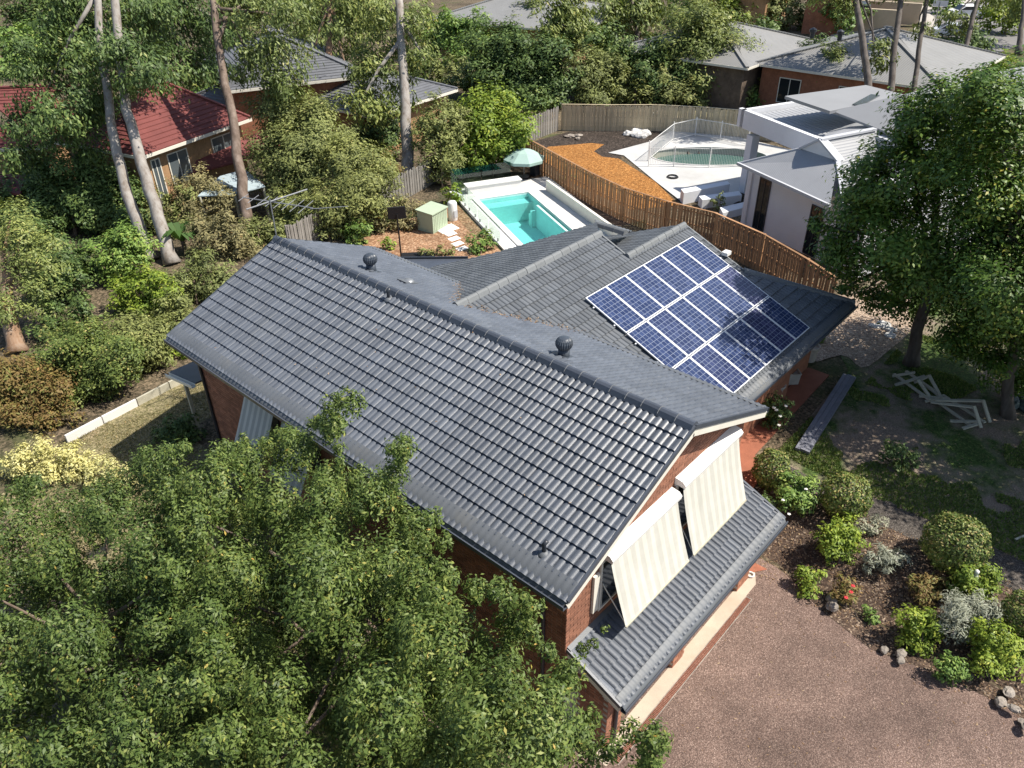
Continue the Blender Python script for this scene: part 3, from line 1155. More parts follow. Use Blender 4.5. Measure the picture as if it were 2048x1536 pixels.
me = tiles_mesh('tiles', (12.2, 7.4, rx(12.2, 0)[2]), (-WT, 0), [[rx(9.68, 8.4), rx(9.68, 9.64), rx(10.7, 10.5), rx(10.7, 8.8)]], 'low', True)
o = mesh_obj('roof_tiles', me, M['tile_old'], wing)
o['kind'] = 'stuff'
me = tiles_mesh('tiles', (14.0, 4, wf(0, YE)[2]), (-WT * 1.05, 0), [[(11.28, 4.6, wf(0, 4.6)[2]), (14.0, YE, wf(0, YE)[2]), (14.0, 5.4, wf(0, YE)[2]), (11.4, 5.4, wf(0, 4.6)[2])]], 'low', True)
o = mesh_obj('roof_tiles', me, M['tile_old'], wing)
o['kind'] = 'stuff'
OLD = cap_mesh(0.45, 0.15, 0.085)
lay_caps(wing, wf(1.15, 8.19), wf(7.82, 8.19), M['ridge_old'], 0.42, OLD, 0.04)
lay_caps(wing, wf(7.78, 7.05), wf(11.3, 7.05), M['ridge_old'], 0.42, OLD, 0.04)
lay_caps(wing, (9.68, 8.4, 5.70), (9.68, 9.68, 5.70), M['ridge_old'], 0.42, OLD, 0.03)
lay_caps(wing, wf(11.3, 4.6), wf(13.95, YE + .05), M['ridge_old'], 0.42, OLD, 0.03)
MB().bar(Vector(wf(7.8, 7.05)) + Vector((0, 0, .01)), Vector(wf(7.8, 8.2)) + Vector((0, 0, .01)), 0.06, 0.1).build('verge_trim', M['ridge_old'], wing)
MB().bar(Vector(wf(11.3, 4.6)) + Vector((0, 0, .01)), Vector(wf(11.3, 7.05)) + Vector((0, 0, .01)), 0.06, 0.1).build('verge_trim', M['ridge_old'], wing)
gutter(wing, (3.45, YE, OW[2] - .01), (14.0, YE, OW[2] - .01), (0, -1, 0))
guard(wing, (3.45, YE, OW[2]), (13.9, YE, OW[2]), (0, WT), 0.22, 0.0, 0.165, 0.01)
mb = MB()
# valley metal beside the main roof
mb.bar((1.2, 8.17, WZ + .0), (3.72, 5.63, WZ + WT * (5.63 - WYR)), 0.16, 0.02, up=(.3, -.3, 1))
mb.bar((1.2, 8.21, WZ + .0), (3.72, 10.74, WZ + WT * (5.63 - WYR)), 0.16, 0.02, up=(.3, .3, 1))
mb.build('valley_flashing', M['mortar'], wing)
mb = MB()
mb.box((3.36, 2.15, 0.2), (11.0, 9.6, 3.5)).box((11.0, 2.4, 0.2), (13.3, 5.2, 3.45)).box((3.36, 9.6, 0.2), (8.6, 11.4, 3.4))
mb.add([(7.7, 8.19, 3.5), (7.7, 8.19, 6.2), (7.7, 7.1, 5.75), (7.7, 2.2, 3.7), (7.7, 12.0, 4.6)], [(0, 1, 2, 3), (0, 4, 1)])
mb.build('wing_wall', M['brick_red'], house)
# low rear verandah roof and its diagonal edge
mb = MB()
mb.slab([(3.9, 15.2, 3.25), (6.6, 17.2, 3.2), (8.4, 15.1, 3.2), (7.0, 13.6, 3.25)], 0.05)
vr = mb.build('rear_verandah_roof', M['gutter'], house)
MB().bar((6.55, 17.25, 3.2), (8.45, 15.1, 3.2), 0.08, 0.16).build('verandah_beam', M['dark_metal'], house)
MB().box((6.5, 17.0, .6), (6.6, 17.1, 3.2)).box((8.25, 15.0, .6), (8.35, 15.1, 3.2)).build('verandah_post', M['dark_metal'], house)
# rear left verandah
mb = MB()
mb.slab([(-3.85, 14.52, 3.55), (-3.85, 16.3, 3.2), (2.5, 16.3, 3.2), (2.5, 14.52, 3.55)], 0.06)
mb.build('verandah_roof', M['tile'], house)
gutter(house, (-3.86, 14.55, 3.52), (-3.86, 16.35, 3.18), (-1, 0, 0)).data.materials[0] = M['cream']
MB().box((-3.72, 15.75, .6), (-3.62, 15.85, 3.15)).build('verandah_post', M['timber_pale'], house)

# ventilators, pipes, skylight ------------------------------------------


def ventilator(x, y):
    z = RIDGE - TP * x
    vt = MB().frame_box((x - .22, y - .22, z + .22 * TP - .03), (.44, 0, -.44 * TP), (0, .44, 0), (0, 0, .09)).build('roof_ventilator', M['vent_grey'], house)
    MB().lathe((x, y, z - .05), [(0.15, 0), (0.145, 0.30), (0.13, 0.30)], 18).build('neck', M['vent_grey'], vt, True)
    mb_ = MB()
    n = 22
    prof = [(.13, .24), (.185, .29), (.215, .36), (.215, .43), (.18, .50), (.12, .545), (.05, .56), (.01, .565)]
    base = len(mb_.v)
    for (r_, h_) in prof:
        for k in range(n * 2):
            a = math.pi * k / n
            rr = r_ * (1.0 if k % 2 else 0.90) if 0.25 < h_ < 0.52 else r_ * 0.97
            mb_.v.append((x + rr * math.cos(a), y + rr * math.sin(a), z + h_))
    m_ = n * 2
    for i in range(len(prof) - 1):
        for k in range(m_):
            a, b = i * m_ + k, i * m_ + (k + 1) % m_
            mb_.f.append((a, b, b + m_, a + m_))
    mb_.f.append(tuple((len(prof) - 1) * m_ + k for k in range(m_)))
    mb_.build('turbine', M['vent_grey'], vt)


ventilator(0.84, 4.10)
ventilator(1.0, 11.6)
for (x, y, lean) in ((-3.609, 0.98, .05), (-0.26, 9.288, .03)):
    z = RIDGE + TP * x
    pv = MB().tube([(x, y, z - .05), (x, y, z + .2), (x - .01, y, z + .26), (x + .06, y - .02, z + .33)], [.045, .045, .045, .05], 10).build('vent_pipe', M['dark_metal'], house, True)
    MB().lathe((x, y, z - .03), [(.15, 0.0), (.12, .06), (.06, .12)], 12).build('flashing', M['guard'], pv, True)
sx_, sy_ = 1.35, 10.35
sz_ = RIDGE - TP * sx_
sk = MB().frame_box((sx_ - .25, sy_ - .2, sz_ + .25 * TP), (.5, 0, -.5 * TP), (0, .4, 0), (0, 0, .09)).build('roof_skylight', M['guard'], house)
MB().lathe((sx_, sy_, sz_ + .03), [(.17, 0), (.16, .06), (.11, .10), (.04, .12)], 14).build('dome', M['grey_metal'], sk, True)

# awnings and windows -----------------------------------------------------


def awning_mat(name, a, b, ax, pitch):
    m, nt, bs = nmat(name)
    v = coords(nt)
    sp = nt.nodes.new('ShaderNodeSeparateXYZ')
    nt.links.new(v, sp.inputs[0])
    mm = nt.nodes.new('ShaderNodeMath')
    mm.operation = 'MULTIPLY'
    mm.inputs[1].default_value = 1.0 / pitch
    nt.links.new(sp.outputs[ax], mm.inputs[0])
    fr_ = nt.nodes.new('ShaderNodeMath')
    fr_.operation = 'FRACT'
    nt.links.new(mm.outputs[0], fr_.inputs[0])
    c = ramp(nt, fr_.outputs[0], [(0.0, a), (0.40, a), (0.46, b), (0.94, b), (1.0, a)]).outputs[0]
    n1 = noise(nt, 2.2, 5, .7, v)
    st = ramp(nt, n1.outputs[0], [(.3, (.9, .9, .88)), (.7, (1.04, 1.04, 1.04))]).outputs[0]
    c = mix(nt, 1.0, c, st, 'MULTIPLY')
    nt.links.new(c, bs.inputs['Base Color'])
    bs.inputs['Roughness'].default_value = 0.85
    return m


awning_mat('awning_x', (0.62, 0.60, 0.535), (0.52, 0.508, 0.455), 0, 0.285)
awning_mat('awning_y', (0.66, 0.66, 0.62), (0.46, 0.47, 0.45), 1, 0.24)


def awning(x0, x1, zt_, zb_, y0, y1):
    nn, mm = 40, 10
    v, f = [], []
    for i in range(nn + 1):
        for k in range(mm + 1):
            s, t_ = i / nn, k / mm
            sag = 0.034 * math.sin(math.pi * t_) * (0.55 + .45 * math.sin(s * 9 + x0)) + .008 * math.sin(s * 31 + 5 * t_)
            v.append((x0 + (x1 - x0) * s, y0 + (y1 - y0) * t_ + sag, zt_ + (zb_ - zt_) * t_ - sag * .3))
    for i in range(nn):
        for k in range(mm):
            a = i * (mm + 1) + k
            f.append((a, a + 1, a + mm + 2, a + mm + 1))
    fab = MB().add(v, f).build('awning', M['awning_x'], house, True)
    mb_ = MB()
    mb_.add([], [])
    for x in (x0 - .02, x1 + .0):
        mb_.box((x - .012, WY0 - .06, zt_ - .12), (x + .03, WY0, zt_ + .1))
    pr_ = [(WY0, zt_ + .13), (y0 - .02, zt_ + .10), (y0 - .10, zt_ + .02), (y0 - .09, zt_ - .06), (WY0, zt_ - .04)]
    n = len(pr_)
    mb_.add([(x0 - .05, a, b) for a, b in pr_] + [(x1 + .05, a, b) for a, b in pr_], [tuple(range(n)), tuple(range(2 * n - 1, n - 1, -1))] + [(i, i + n, (i + 1) % n + n, (i + 1) % n) for i in range(n)])
    mb_.build('headbox', M['white'], fab)
    MB().bar((x0, y1 - .01, zb_), (x1, y1 - .01, zb_), .035, .04).build('bottom_rail', M['timber_pale'], fab)
    mb_ = MB()
    for x in (x0 + .03, x1 - .03):
        mb_.tube([(x, WY0 - .02, zt_ - .85), (x, y1, zb_ + .03)], .013, 6)
        mb_.tube([(x, WY0 - .02, zt_ - .85), (x, WY0 - .03, zb_ + .1)], .013, 6)
    mb_.build('arm', M['cream'], fab)
    return fab


def window(parent, x0, x1, z0, z1, y, mat='cream'):
    fr_ = MB()
    for (a, b) in (((x0, y - .05, z0), (x0 + .06, y + .01, z1)), ((x1 - .06, y - .05, z0), (x1, y + .01, z1)),
                   ((x0 + .06, y - .05, z0), (x1 - .06, y + .01, z0 + .06)), ((x0 + .06, y - .05, z1 - .06), (x1 - .06, y + .01, z1)),
                   (((x0 + x1) / 2 - .03, y - .045, z0 + .06), ((x0 + x1) / 2 + .03, y + .005, z1 - .06))):
        fr_.box(a, b)
    w_ = fr_.build('window', M[mat], parent)
    MB().box((x0 + .06, y - .02, z0 + .06), (x1 - .06, y - .012, z1 - .06)).build('pane', M['window_dark'], w_)
    return w_


window(house, -2.62, -0.12, 3.3, 4.75, WY0 - .012)
window(house, 0.18, 2.7, 3.3, 4.95, WY0 - .012)
MB().box((-2.84, WY0 - .07, 3.42), (-2.66, WY0 - .013, 4.5)).build('shutter', M['cream'], house)
awning(-2.52, -0.04, 4.88, 3.22, 0.16, -0.34)
awning(0.16, 2.66, 5.08, 3.22, 0.16, -0.34)
# awning on the long side wall
for (yy0, yy1) in ((10.2, 11.6), (8.4, 9.8)):
    v, f = [], []
    for i in range(9):
        for k in range(7):
            s, t_ = i / 8, k / 6
            v.append((WX0 - .10 - .75 * t_ + .02 * math.sin(math.pi * t_), yy0 + (yy1 - yy0) * s, 4.5 - 1.55 * t_))
    for i in range(8):
        for k in range(6):
            a = i * 7 + k
            f.append((a, a + 1, a + 8, a + 7))
    fab = MB().add(v, f).build('awning', M['awning_y'], house, True)
    MB().box((WX0 - .16, yy0 - .03, 4.46), (WX0 - .012, yy1 + .03, 4.6)).build('headbox', M['white'], fab)
    MB().bar((WX0 - .86, yy0, 2.94), (WX0 - .86, yy1, 2.94), .035, .04).build('bottom_rail', M['timber_pale'], fab)
    MB().box((WX0 - .03, yy0 + .05, 3.0), (WX0 - .012, yy1 - .05, 4.4)).build('pane', M['window_dark'], fab)

# apron, drain and porch ---------------------------------------------------
tag(MB().slab([(-3.6, -0.845, 0.012), (3.3, -0.845, 0.012), (3.9, -0.5, 0.012), (-3.6, -0.5, 0.012)], 0.1).build('concrete_apron', M['apron']), kind='structure')
dr = thing('drain_grate', 'long narrow rusty steel drain grate set in the driveway before the garage', 'drain', (0.0, -0.93, 0.0))
MB().slab([(-3.4, -1.02, -0.06), (2.72, -1.02, -0.06), (2.72, -0.85, -0.06), (-3.4, -0.85, -0.06)], 0.02).build('channel', M['black_rubber'], dr)
MB().box((-3.4, -1.03, -.05), (2.72, -1.01, .016)).box((-3.4, -.866, -.05), (2.72, -.847, .017)).box((2.72, -1.03, -.05), (2.74, -.847, .0165)).build('grate_frame', M['rock'], dr)
gm = MB().box((0, 0, 0), (0.014, 0.143, 0.018))
gme = bpy.data.meshes.new('grate_bar')
gme.from_pydata(gm.v, [], gm.f)
gme.materials.append(M['terracotta'])
for k in range(150):
    o = bpy.data.objects.new('grate_bar', gme)
    COL.objects.link(o)
    o.parent = dr
    o.location = (-3.38 + k * 0.0407, -1.0095 + .93, -0.003)
tag(MB().slab([(3.4, 0.5, .83), (6.6, 0.8, .83), (7.4, 1.45, .83), (13.4, 1.6, .83), (13.4, 2.4, .83), (3.4, 2.14, .83)], 0.5).build('porch', M['terracotta']), kind='structure')
tag(MB().slab([(3.4, -0.42, .03), (4.9, -1.5, .03), (5.0, -0.2, .03), (4.2, 0.35, .03), (3.4, 0.34, .03)], 0.2).build('brick_landing', M['terracotta']), kind='structure')
for k, (px, py, lab) in enumerate([(1548, 800, 'pale flared pot beside the white roses under the eave'), (1580, 765, 'square pale planter in the shade under the eave'), (1618, 722, 'tall pale urn at the far end of the porch edge')]):
    b = P(px, py, 0.83)
    b.y = max(b.y, 1.0)
    b.z = 0.83
    prof = [(.12, 0), (.2, .04), (.24, .5), (.30, .62), (.30, .68), (.25, .68), (.22, .6)] if k != 1 else [(.22, 0), (.30, .05), (.33, .45), (.36, .5), (.30, .5), (.28, .42)]
    single('planter_pot', MB().lathe(b, prof, 4 if k == 1 else 16), M['pot'], lab, 'pot', 'pots along the porch', b)
b = P(1501, 1150, 0.03)
hr = MB()
hr.tube([(b.x + .09 * math.cos(a), b.y + .09 * math.sin(a), .055) for a in np.linspace(0, 2 * math.pi, 15)], .022, 6)
single('white_ring', hr, M['white'], 'small white ring lying at the corner of the driveway', 'ring', None, (b.x, b.y, .033))

# ================================================================== solar panels
m, nt, bs = nmat('solar_cells')
v = coords(nt)
sp = nt.nodes.new('ShaderNodeSeparateXYZ')
nt.links.new(v, sp.inputs[0])


def fract_line(sock, pitch, off, w):
    a = nt.nodes.new('ShaderNodeMath'); a.operation = 'ADD'; a.inputs[1].default_value = off
    nt.links.new(sock, a.inputs[0])
    b = nt.nodes.new('ShaderNodeMath'); b.operation = 'DIVIDE'; b.inputs[1].default_value = pitch
    nt.links.new(a.outputs[0], b.inputs[0])
    c = nt.nodes.new('ShaderNodeMath'); c.operation = 'FRACT'
    nt.links.new(b.outputs[0], c.inputs[0])
    d = nt.nodes.new('ShaderNodeMath'); d.operation = 'SUBTRACT'; d.inputs[1].default_value = 0.5
    nt.links.new(c.outputs[0], d.inputs[0])
    e = nt.nodes.new('ShaderNodeMath'); e.operation = 'ABSOLUTE'
    nt.links.new(d.outputs[0], e.inputs[0])
    g_ = nt.nodes.new('ShaderNodeMath'); g_.operation = 'GREATER_THAN'; g_.inputs[1].default_value = 0.5 - w
    nt.links.new(e.outputs[0], g_.inputs[0])
    return g_.outputs[0], b.outputs[0]


lu, bu = fract_line(sp.outputs[0], 0.1580, 0.1580 - 0.022, 0.040)
lv, bv = fract_line(sp.outputs[1], 0.1602, 0.1602 - 0.024, 0.040)
mx = nt.nodes.new('ShaderNodeMath'); mx.operation = 'MAXIMUM'
nt.links.new(lu, mx.inputs[0]); nt.links.new(lv, mx.inputs[1])
fu = nt.nodes.new('ShaderNodeMath'); fu.operation = 'FLOOR'; nt.links.new(bu, fu.inputs[0])
fv = nt.nodes.new('ShaderNodeMath'); fv.operation = 'FLOOR'; nt.links.new(bv, fv.inputs[0])
oi = nt.nodes.new('ShaderNodeObjectInfo')
cb = nt.nodes.new('ShaderNodeCombineXYZ')
nt.links.new(fu.outputs[0], cb.inputs[0]); nt.links.new(fv.outputs[0], cb.inputs[1]); nt.links.new(oi.outputs['Random'], cb.inputs[2])
wnz = nt.nodes.new('ShaderNodeTexWhiteNoise')
nt.links.new(cb.outputs[0], wnz.inputs['Vector'])
cc = ramp(nt, wnz.outputs['Value'], [(0, (0.022, 0.034, 0.088)), (0.6, (0.032, 0.048, 0.115)), (1.0, (0.048, 0.068, 0.15))]).outputs[0]
pc = ramp(nt, oi.outputs['Random'], [(0, (0.9, 0.95, 1.0)), (0.6, (1.0, 1.0, 1.0)), (1.0, (1.5, 1.0, 0.95))]).outputs[0]
cc = mix(nt, 1.0, cc, pc, 'MULTIPLY')
n1 = noise(nt, 30, 3, .7, v)
cc = mix(nt, 1.0, cc, ramp(nt, n1.outputs[0], [(.3, (.8,) * 3), (.7, (1.2,) * 3)]).outputs[0], 'MULTIPLY')
cl = mix(nt, mx.outputs[0], cc, (0.24, 0.27, 0.35))
nt.links.new(cl, bs.inputs['Base Color'])
bs.inputs['Roughness'].default_value = 0.16
bs.inputs['Specular IOR Level'].default_value = 0.5
paint('alu', (0.78, 0.79, 0.80), 0.35, 0.04, 2, 40, metal=0.15)

PW_, PH_ = 1.012, 1.676
TLp = Vector((4.79, 6.45, wf(0, 6.45)[2] + 0.165))
Us, Vs, Ns = Vector((1, 0, 0)), Vector((0, math.cos(math.atan(WT)), math.sin(math.atan(WT)))), Vector((0, -math.sin(math.atan(WT)), math.cos(math.atan(WT))))
Rp = Matrix((Us, Vs, Ns)).transposed().to_4x4()
fm = MB()
w_, h_, t_ = 0.992, 1.650, 0.032
fm.box((0, 0, -.04), (t_, h_, 0)).box((w_ - t_, 0, -.04), (w_, h_, 0)).box((t_, 0, -.04), (w_ - t_, t_, -.0005)).box((t_, h_ - t_, -.04), (w_ - t_, h_, -.0005))
fme = bpy.data.meshes.new('frame'); fme.from_pydata(fm.v, [], fm.f); fme.materials.append(M['alu'])
cme = bpy.data.meshes.new('cell_sheet')
cme.from_pydata([(.02, .02, -.006), (w_ - .02, .02, -.006), (w_ - .02, h_ - .02, -.006), (.02, h_ - .02, -.006), (.02, .02, -.012), (w_ - .02, .02, -.012), (w_ - .02, h_ - .02, -.012), (.02, h_ - .02, -.012)], [],
                [(0, 1, 2, 3), (7, 6, 5, 4)])
cme.materials.append(M['solar_cells'])
ords = ['first', 'second', 'third', 'fourth', 'fifth', 'sixth']
rown = ['top', 'middle', 'bottom']
for j in range(3):
    for i in range(6):
        p = TLp + Us * (i * PW_) - Vs * ((j + 1) * PH_)
        where = {0: 'at the left end of the %s row' % rown[j], 5: 'at the right end of the %s row' % rown[j]}.get(i, '%s from the left in the %s row' % (ords[i], rown[j]))
        extra = ', in tree shade' if (j == 2 and i >= 4) else ''
        r_ = thing('solar_panel', 'blue gridded solar panel ' + where + extra, 'solar panel', p, 'solar panels on the wing roof')
        r_.rotation_euler = Rp.to_euler()
        for nm, me_ in (('frame', fme), ('cell_sheet', cme)):
            o = bpy.data.objects.new(nm, me_)
            COL.objects.link(o)
            o.parent = r_
for j in range(3):
    for k, fq in enumerate((0.25, 0.75)):
        a = TLp - Vs * ((j + fq) * PH_) - Ns * 0.065
        mb = MB().bar(a - Us * .06, a + Us * (6 * PW_ + .08), .04, .045, up=Ns)
        for q in range(6):
            mb.bar(a + Us * (q * 1.15 + .1), a + Us * (q * 1.15 + .1) - Ns * .1, .03, .03)
        single('mounting_rail', mb, M['alu'], 'metal mounting rail under the %s part of the %s panel row' % (('upper', 'lower')[k], rown[j]), 'rail', 'rails under the solar panels', a)
# small white junction cover on the verge
b = wf(11.25, 5.3)
single('junction_box', MB().box((b[0] - .12, b[1] - .12, b[2] + .12), (b[0] + .16, b[1] + .1, b[2] + .24)), M['white'], 'small white box on the roof verge beside the solar panels', 'box', None, (b[0], b[1], b[2] + .12))

# TV antenna ---------------------------------------------------------------
ax, ay, az = -0.10, 14.75, 6.85
an = thing('tv_antenna', 'silver TV antenna on a thin mast at the far ridge end', 'antenna', (ax, ay, az))
MB().tube([(ax, ay, az - .15), (ax + .02, ay, az + 1.35)], .02, 8).build('mast', M['grey_metal'], an)
B0, B1 = Vector((ax - 0.75, ay + .1, az + 1.22)), Vector((ax + 1.30, ay - .1, az + 1.32))
MB().tube([B0, B1], .022, 6).build('boom', M['grey_metal'], an)
C0, C1 = Vector((ax - .35, ay + .95, az + 1.28)), Vector((ax + .75, ay - 1.1, az + 1.12))
MB().tube([C0, C1], .02, 6).build('boom', M['grey_metal'], an)
for q in (0.02, .16, .3, .42, .54, .66, .78, .9):
    c = C0.lerp(C1, q)
    L_ = .30 + .25 * q
    MB().tube([c - Vector((.85, .45, .02)) * L_, c + Vector((.85, .45, .02)) * L_], .011, 5).build('element', M['grey_metal'], an)
MB().tube([C1 - Vector((.1, .0, 0)), C1 + Vector((.75, -.75, 0.02))], .011, 5).build('element', M['grey_metal'], an)


# ================================================================== fences
def fence(name, label, line, height, pitch, pal_w, mat, lap=True, cat='fence', side=1, top_cap=True, jit=0.02):
    """paling fence along plan points; every paling is its own piece"""
    pts = [Vector((p[0], p[1])) for p in line]
    base = Vector((pts[0].x, pts[0].y, gz(pts[0].x, pts[0].y, False)))
    root = thing(name, label, cat, base)
    pm = MB().box((-pal_w / 2, 0, 0), (pal_w / 2, 0.016, height))
    me = bpy.data.meshes.new('paling')
    me.from_pydata(pm.v, [], pm.f)
    me.materials.append(mat)
    k = 0
    for a, b in zip(pts, pts[1:]):
        d = b - a
        dn = d.normalized()
        ang = math.atan2(dn.y, dn.x)
        nrm = Vector((-dn.y, dn.x)) * side
        n = max(1, int(d.length / pitch))
        for i in range(n):
            q = a + d * ((i + .5) / n)
            z = gz(q.x, q.y, False) - 0.03
            off = nrm * (0.024 if (lap and k % 2) else 0.0)
            o = bpy.data.objects.new('paling', me)
            COL.objects.link(o)
            o.parent = root
            o.location = Vector((q.x + off.x, q.y + off.y, z)) - base
            o.rotation_euler = (random.uniform(-.01, .01), random.uniform(-.012, .012), ang)
            o.scale = (1, 1, 1 + random.uniform(-jit, jit))
            k += 1
        for hgt in (0.3, 0.95, height - .2):
            m_ = MB()
            za, zb_ = gz(a.x, a.y, False), gz(b.x, b.y, False)
            o2 = -nrm * 0.035
            m_.bar((a.x + o2.x, a.y + o2.y, za + hgt), (b.x + o2.x, b.y + o2.y, zb_ + hgt), .04, .07)
            m_.build('rail', mat, root)
        if top_cap:
            za, zb_ = gz(a.x, a.y, False), gz(b.x, b.y, False)
            MB().bar((a.x, a.y, za + height + .02), (b.x, b.y, zb_ + height + .02), .11, .03).build('capping', mat, root)
        m_ = int(max(1, d.length / 2.6))
        for i in range(m_):
            q = a + d * (i / m_) - nrm * 0.10
            z = gz(q.x, q.y, False)
            MB().box((q.x - .05, q.y - .05, z - .05), (q.x + .05, q.y + .05, z + height + .0)).build('post', mat, root)
    return root


fence('boundary_fence', 'long curving brown board fence between the pool and the white house', [(24.6, 26.7), (22.49, 21.1), (21.61, 18.64), (20.84, 16.0), (20.55, 13.31), (20.61, 10.65), (19.69, 7.72), (18.46, 5.13), (17.5, 3.4)], 1.8, 0.16, 0.125, M['fence_brown'], True, side=-1)
fence('paling_fence', 'tall pale new timber fence behind the oval pool', [(32.1, 29.2), (34.0, 26.4), (35.9, 23.95), (37.4, 21.1), (38.45, 18.6), (39.3, 15.9)], 1.8, 0.125, 0.115, M['fence_pale'], True, side=-1)
fence('paling_fence', 'weathered silver grey fence joining the new pale fence', [(26.0, 28.6), (28.8, 29.2), (31.9, 29.4)], 1.7, 0.14, 0.12, M['fence_grey'], True, side=-1, top_cap=False, jit=.03)
fence('paling_fence', 'old leaning grey paling fence behind the green shed', [(6.9, 25.8), (9.3, 26.4), (12.0, 27.2), (15.6, 27.3), (19.5, 28.2)], 1.5, 0.12, 0.105, M['fence_grey'], True, side=-1, top_cap=False, jit=.06)
# timber edging beside the dry lawn
a_, b_ = P(135, 888, .8), P(400, 745, .8)
ed = thing('garden_edging', 'pale timber edging board along the dry lawn and hedge', 'edging', (a_.x, a_.y, .8))
for k in range(4):
    p0, p1 = a_.lerp(b_, k / 4 + .004), a_.lerp(b_, (k + 1) / 4 - .004)
    MB().bar((p0.x, p0.y, gz(p0.x, p0.y) + .15), (p1.x, p1.y, gz(p1.x, p1.y) + .15), .08, .30).build('sleeper', M['timber_pale'] if k > 1 else M['white'], ed)

# ================================================================== swimming pool
DK = 0.95
e1, e2, o2 = POOL_E1, POOL_E2, POOL_O


def pl(a, b, z):
    q = o2 + e1 * a + e2 * b
    return Vector((q.x, q.y, z))


pool = thing('swimming_pool', 'rectangular turquoise swimming pool with white paving', 'pool', pl(3.7, 1.5, DK))
paint('pool_shell', (0.60, 0.80, 0.78), 0.5, 0.05, 1.5, 40)
m, nt, bs = nmat('pool_water')
nt.nodes.remove(bs)
tr = nt.nodes.new('ShaderNodeBsdfTransparent'); tr.inputs[0].default_value = (0.50, 0.83, 0.825, 1)
gl = nt.nodes.new('ShaderNodeBsdfGlossy'); gl.inputs['Roughness'].default_value = 0.06
fr = nt.nodes.new('ShaderNodeFresnel'); fr.inputs[0].default_value = 1.33
nz = noise(nt, 5, 2, .5, coords(nt))
bp = nt.nodes.new('ShaderNodeBump'); bp.inputs['Strength'].default_value = 0.25; bp.inputs['Distance'].default_value = .05
nt.links.new(nz.outputs[0], bp.inputs['Height']); nt.links.new(bp.outputs[0], gl.inputs['Normal']); nt.links.new(bp.outputs[0], fr.inputs['Normal'])
ms = nt.nodes.new('ShaderNodeMixShader')
nt.links.new(fr.outputs[0], ms.inputs[0]); nt.links.new(tr.outputs[0], ms.inputs[1]); nt.links.new(gl.outputs[0], ms.inputs[2])
nt.links.new(ms.outputs[0], nt.nodes['Material Output'].inputs[0])
LW, WW, FLO = 7.4, 3.0, -0.45
q = [pl(0, 0, DK - .02), pl(LW, 0, DK - .02), pl(LW, WW, DK - .02), pl(0, WW, DK - .02)]
w_ = [Vector((p.x, p.y, FLO)) for p in q]
MB().add(q + w_, [(4, 5, 6, 7), (0, 1, 5, 4), (1, 2, 6, 5), (2, 3, 7, 6), (3, 0, 4, 7)]).build('shell', M['pool_shell'], pool)
wz = DK - 0.13
MB().add([pl(0, 0, wz), pl(LW, 0, wz), pl(LW, WW, wz), pl(0, WW, wz)], [(0, 1, 2, 3)]).build('water', M['pool_water'], pool)


def pbox(a0, a1, b0, b1, z0, z1):
    return MB().frame_box(pl(a0, b0, z0), pl(a1, b0, z0) - pl(a0, b0, z0), pl(a0, b1, z0) - pl(a0, b0, z0), Vector((0, 0, z1 - z0)))


pbox(0.01, 0.75, 0.01, WW - .01, FLO + .01, wz - .22).build('bench', M['pool_shell'], pool)
pbox(1.9, 5.9, WW - .28, WW - .15, FLO + .01, wz + .03).build('swim_out_wall', M['pool_shell'], pool)
pbox(1.9, 5.9, WW - .15, WW - .01, FLO + .01, wz - .35).build('swim_out_step', M['pool_shell'], pool)
for k in range(2):
    pbox(1.45 + .22 * k, 1.66 + .22 * k, WW - .55, WW - .02, FLO + .01, wz - .32 - .25 * (1 - k)).build('step', M['pool_shell'], pool)
MB().lathe(pl(1.3, 1.0, FLO + .005), [(.09, 0), (.09, .02), (.03, .03)], 12).build('floor_drain', M['timber_grey'], pool)
# paving round the pool: separate coping slabs
pv_ = 0
xs_a = np.arange(-2.0, LW + 1.9, 0.62)
for a0 in xs_a:
    for b0 in np.arange(-1.1, WW + 1.6, 0.62):
        a1, b1 = a0 + .612, b0 + .612
        if a1 > -0.02 and a0 < LW and b1 > -0.02 and b0 < WW:
            continue
        if a0 < -1.9 and b0 < -0.9:
            continue
        pbox(a0, a1, b0, b1, DK - .06, DK + random.uniform(0, .004)).build('paver', M['concrete'], pool)
for (A0, A1, B0, B1) in ((-0.30, 0.0, -.3, WW + .3), (LW, LW + .3, -.3, WW + .3), (0, LW, -.3, 0), (0, LW, WW, WW + .3)):
    pbox(A0, A1, B0, B1, DK - .05, DK + .012).build('coping', M['stone_white'], pool)
MB().slab([pl(-2.0, -1.1, DK - .061), pl(LW + 2, -1.1, DK - .061), pl(LW + 2, -.02, DK - .061), pl(-2.0, -.02, DK - .061)], .4) \
    .slab([pl(-2.0, WW + .02, DK - .061), pl(LW + 2, WW + .02, DK - .061), pl(LW + 2, WW + 1.9, DK - .061), pl(-2.0, WW + 1.9, DK - .061)], .4) \
    .slab([pl(-2.0, -.02, DK - .062), pl(-.02, -.02, DK - .062), pl(-.02, WW + .02, DK - .062), pl(-2.0, WW + .02, DK - .062)], .4).build('paving_base', M['stone_white'], pool)
# roller box at the far end
rb = thing('pool_cover_box', 'long white pool cover box at the far end of the pool', 'box', pl(-1.2, 1.2, DK))
pbox(-1.55, -.95, -.3, 2.95, DK + .005, DK + .40).build('box_body', M['white'], rb)
pbox(-1.6, -.9, -.35, 3.0, DK + .40, DK + .45).build('lid', M['white'], rb)
# cream retaining wall on the right
A, B = P(1092, 362, 1.5), P(1250, 474, 1.5)
rw = MB()
d = (B - A); d.z = 0
sdir = Vector((d.y, -d.x, 0)).normalized() * -0.16
rw.frame_box(Vector((A.x, A.y, .6)), d, sdir, Vector((0, 0, .95)))
single('retaining_wall', rw, M['cream'], 'low cream rendered wall along the right side of the pool', 'wall', None, (A.x, A.y, .6))


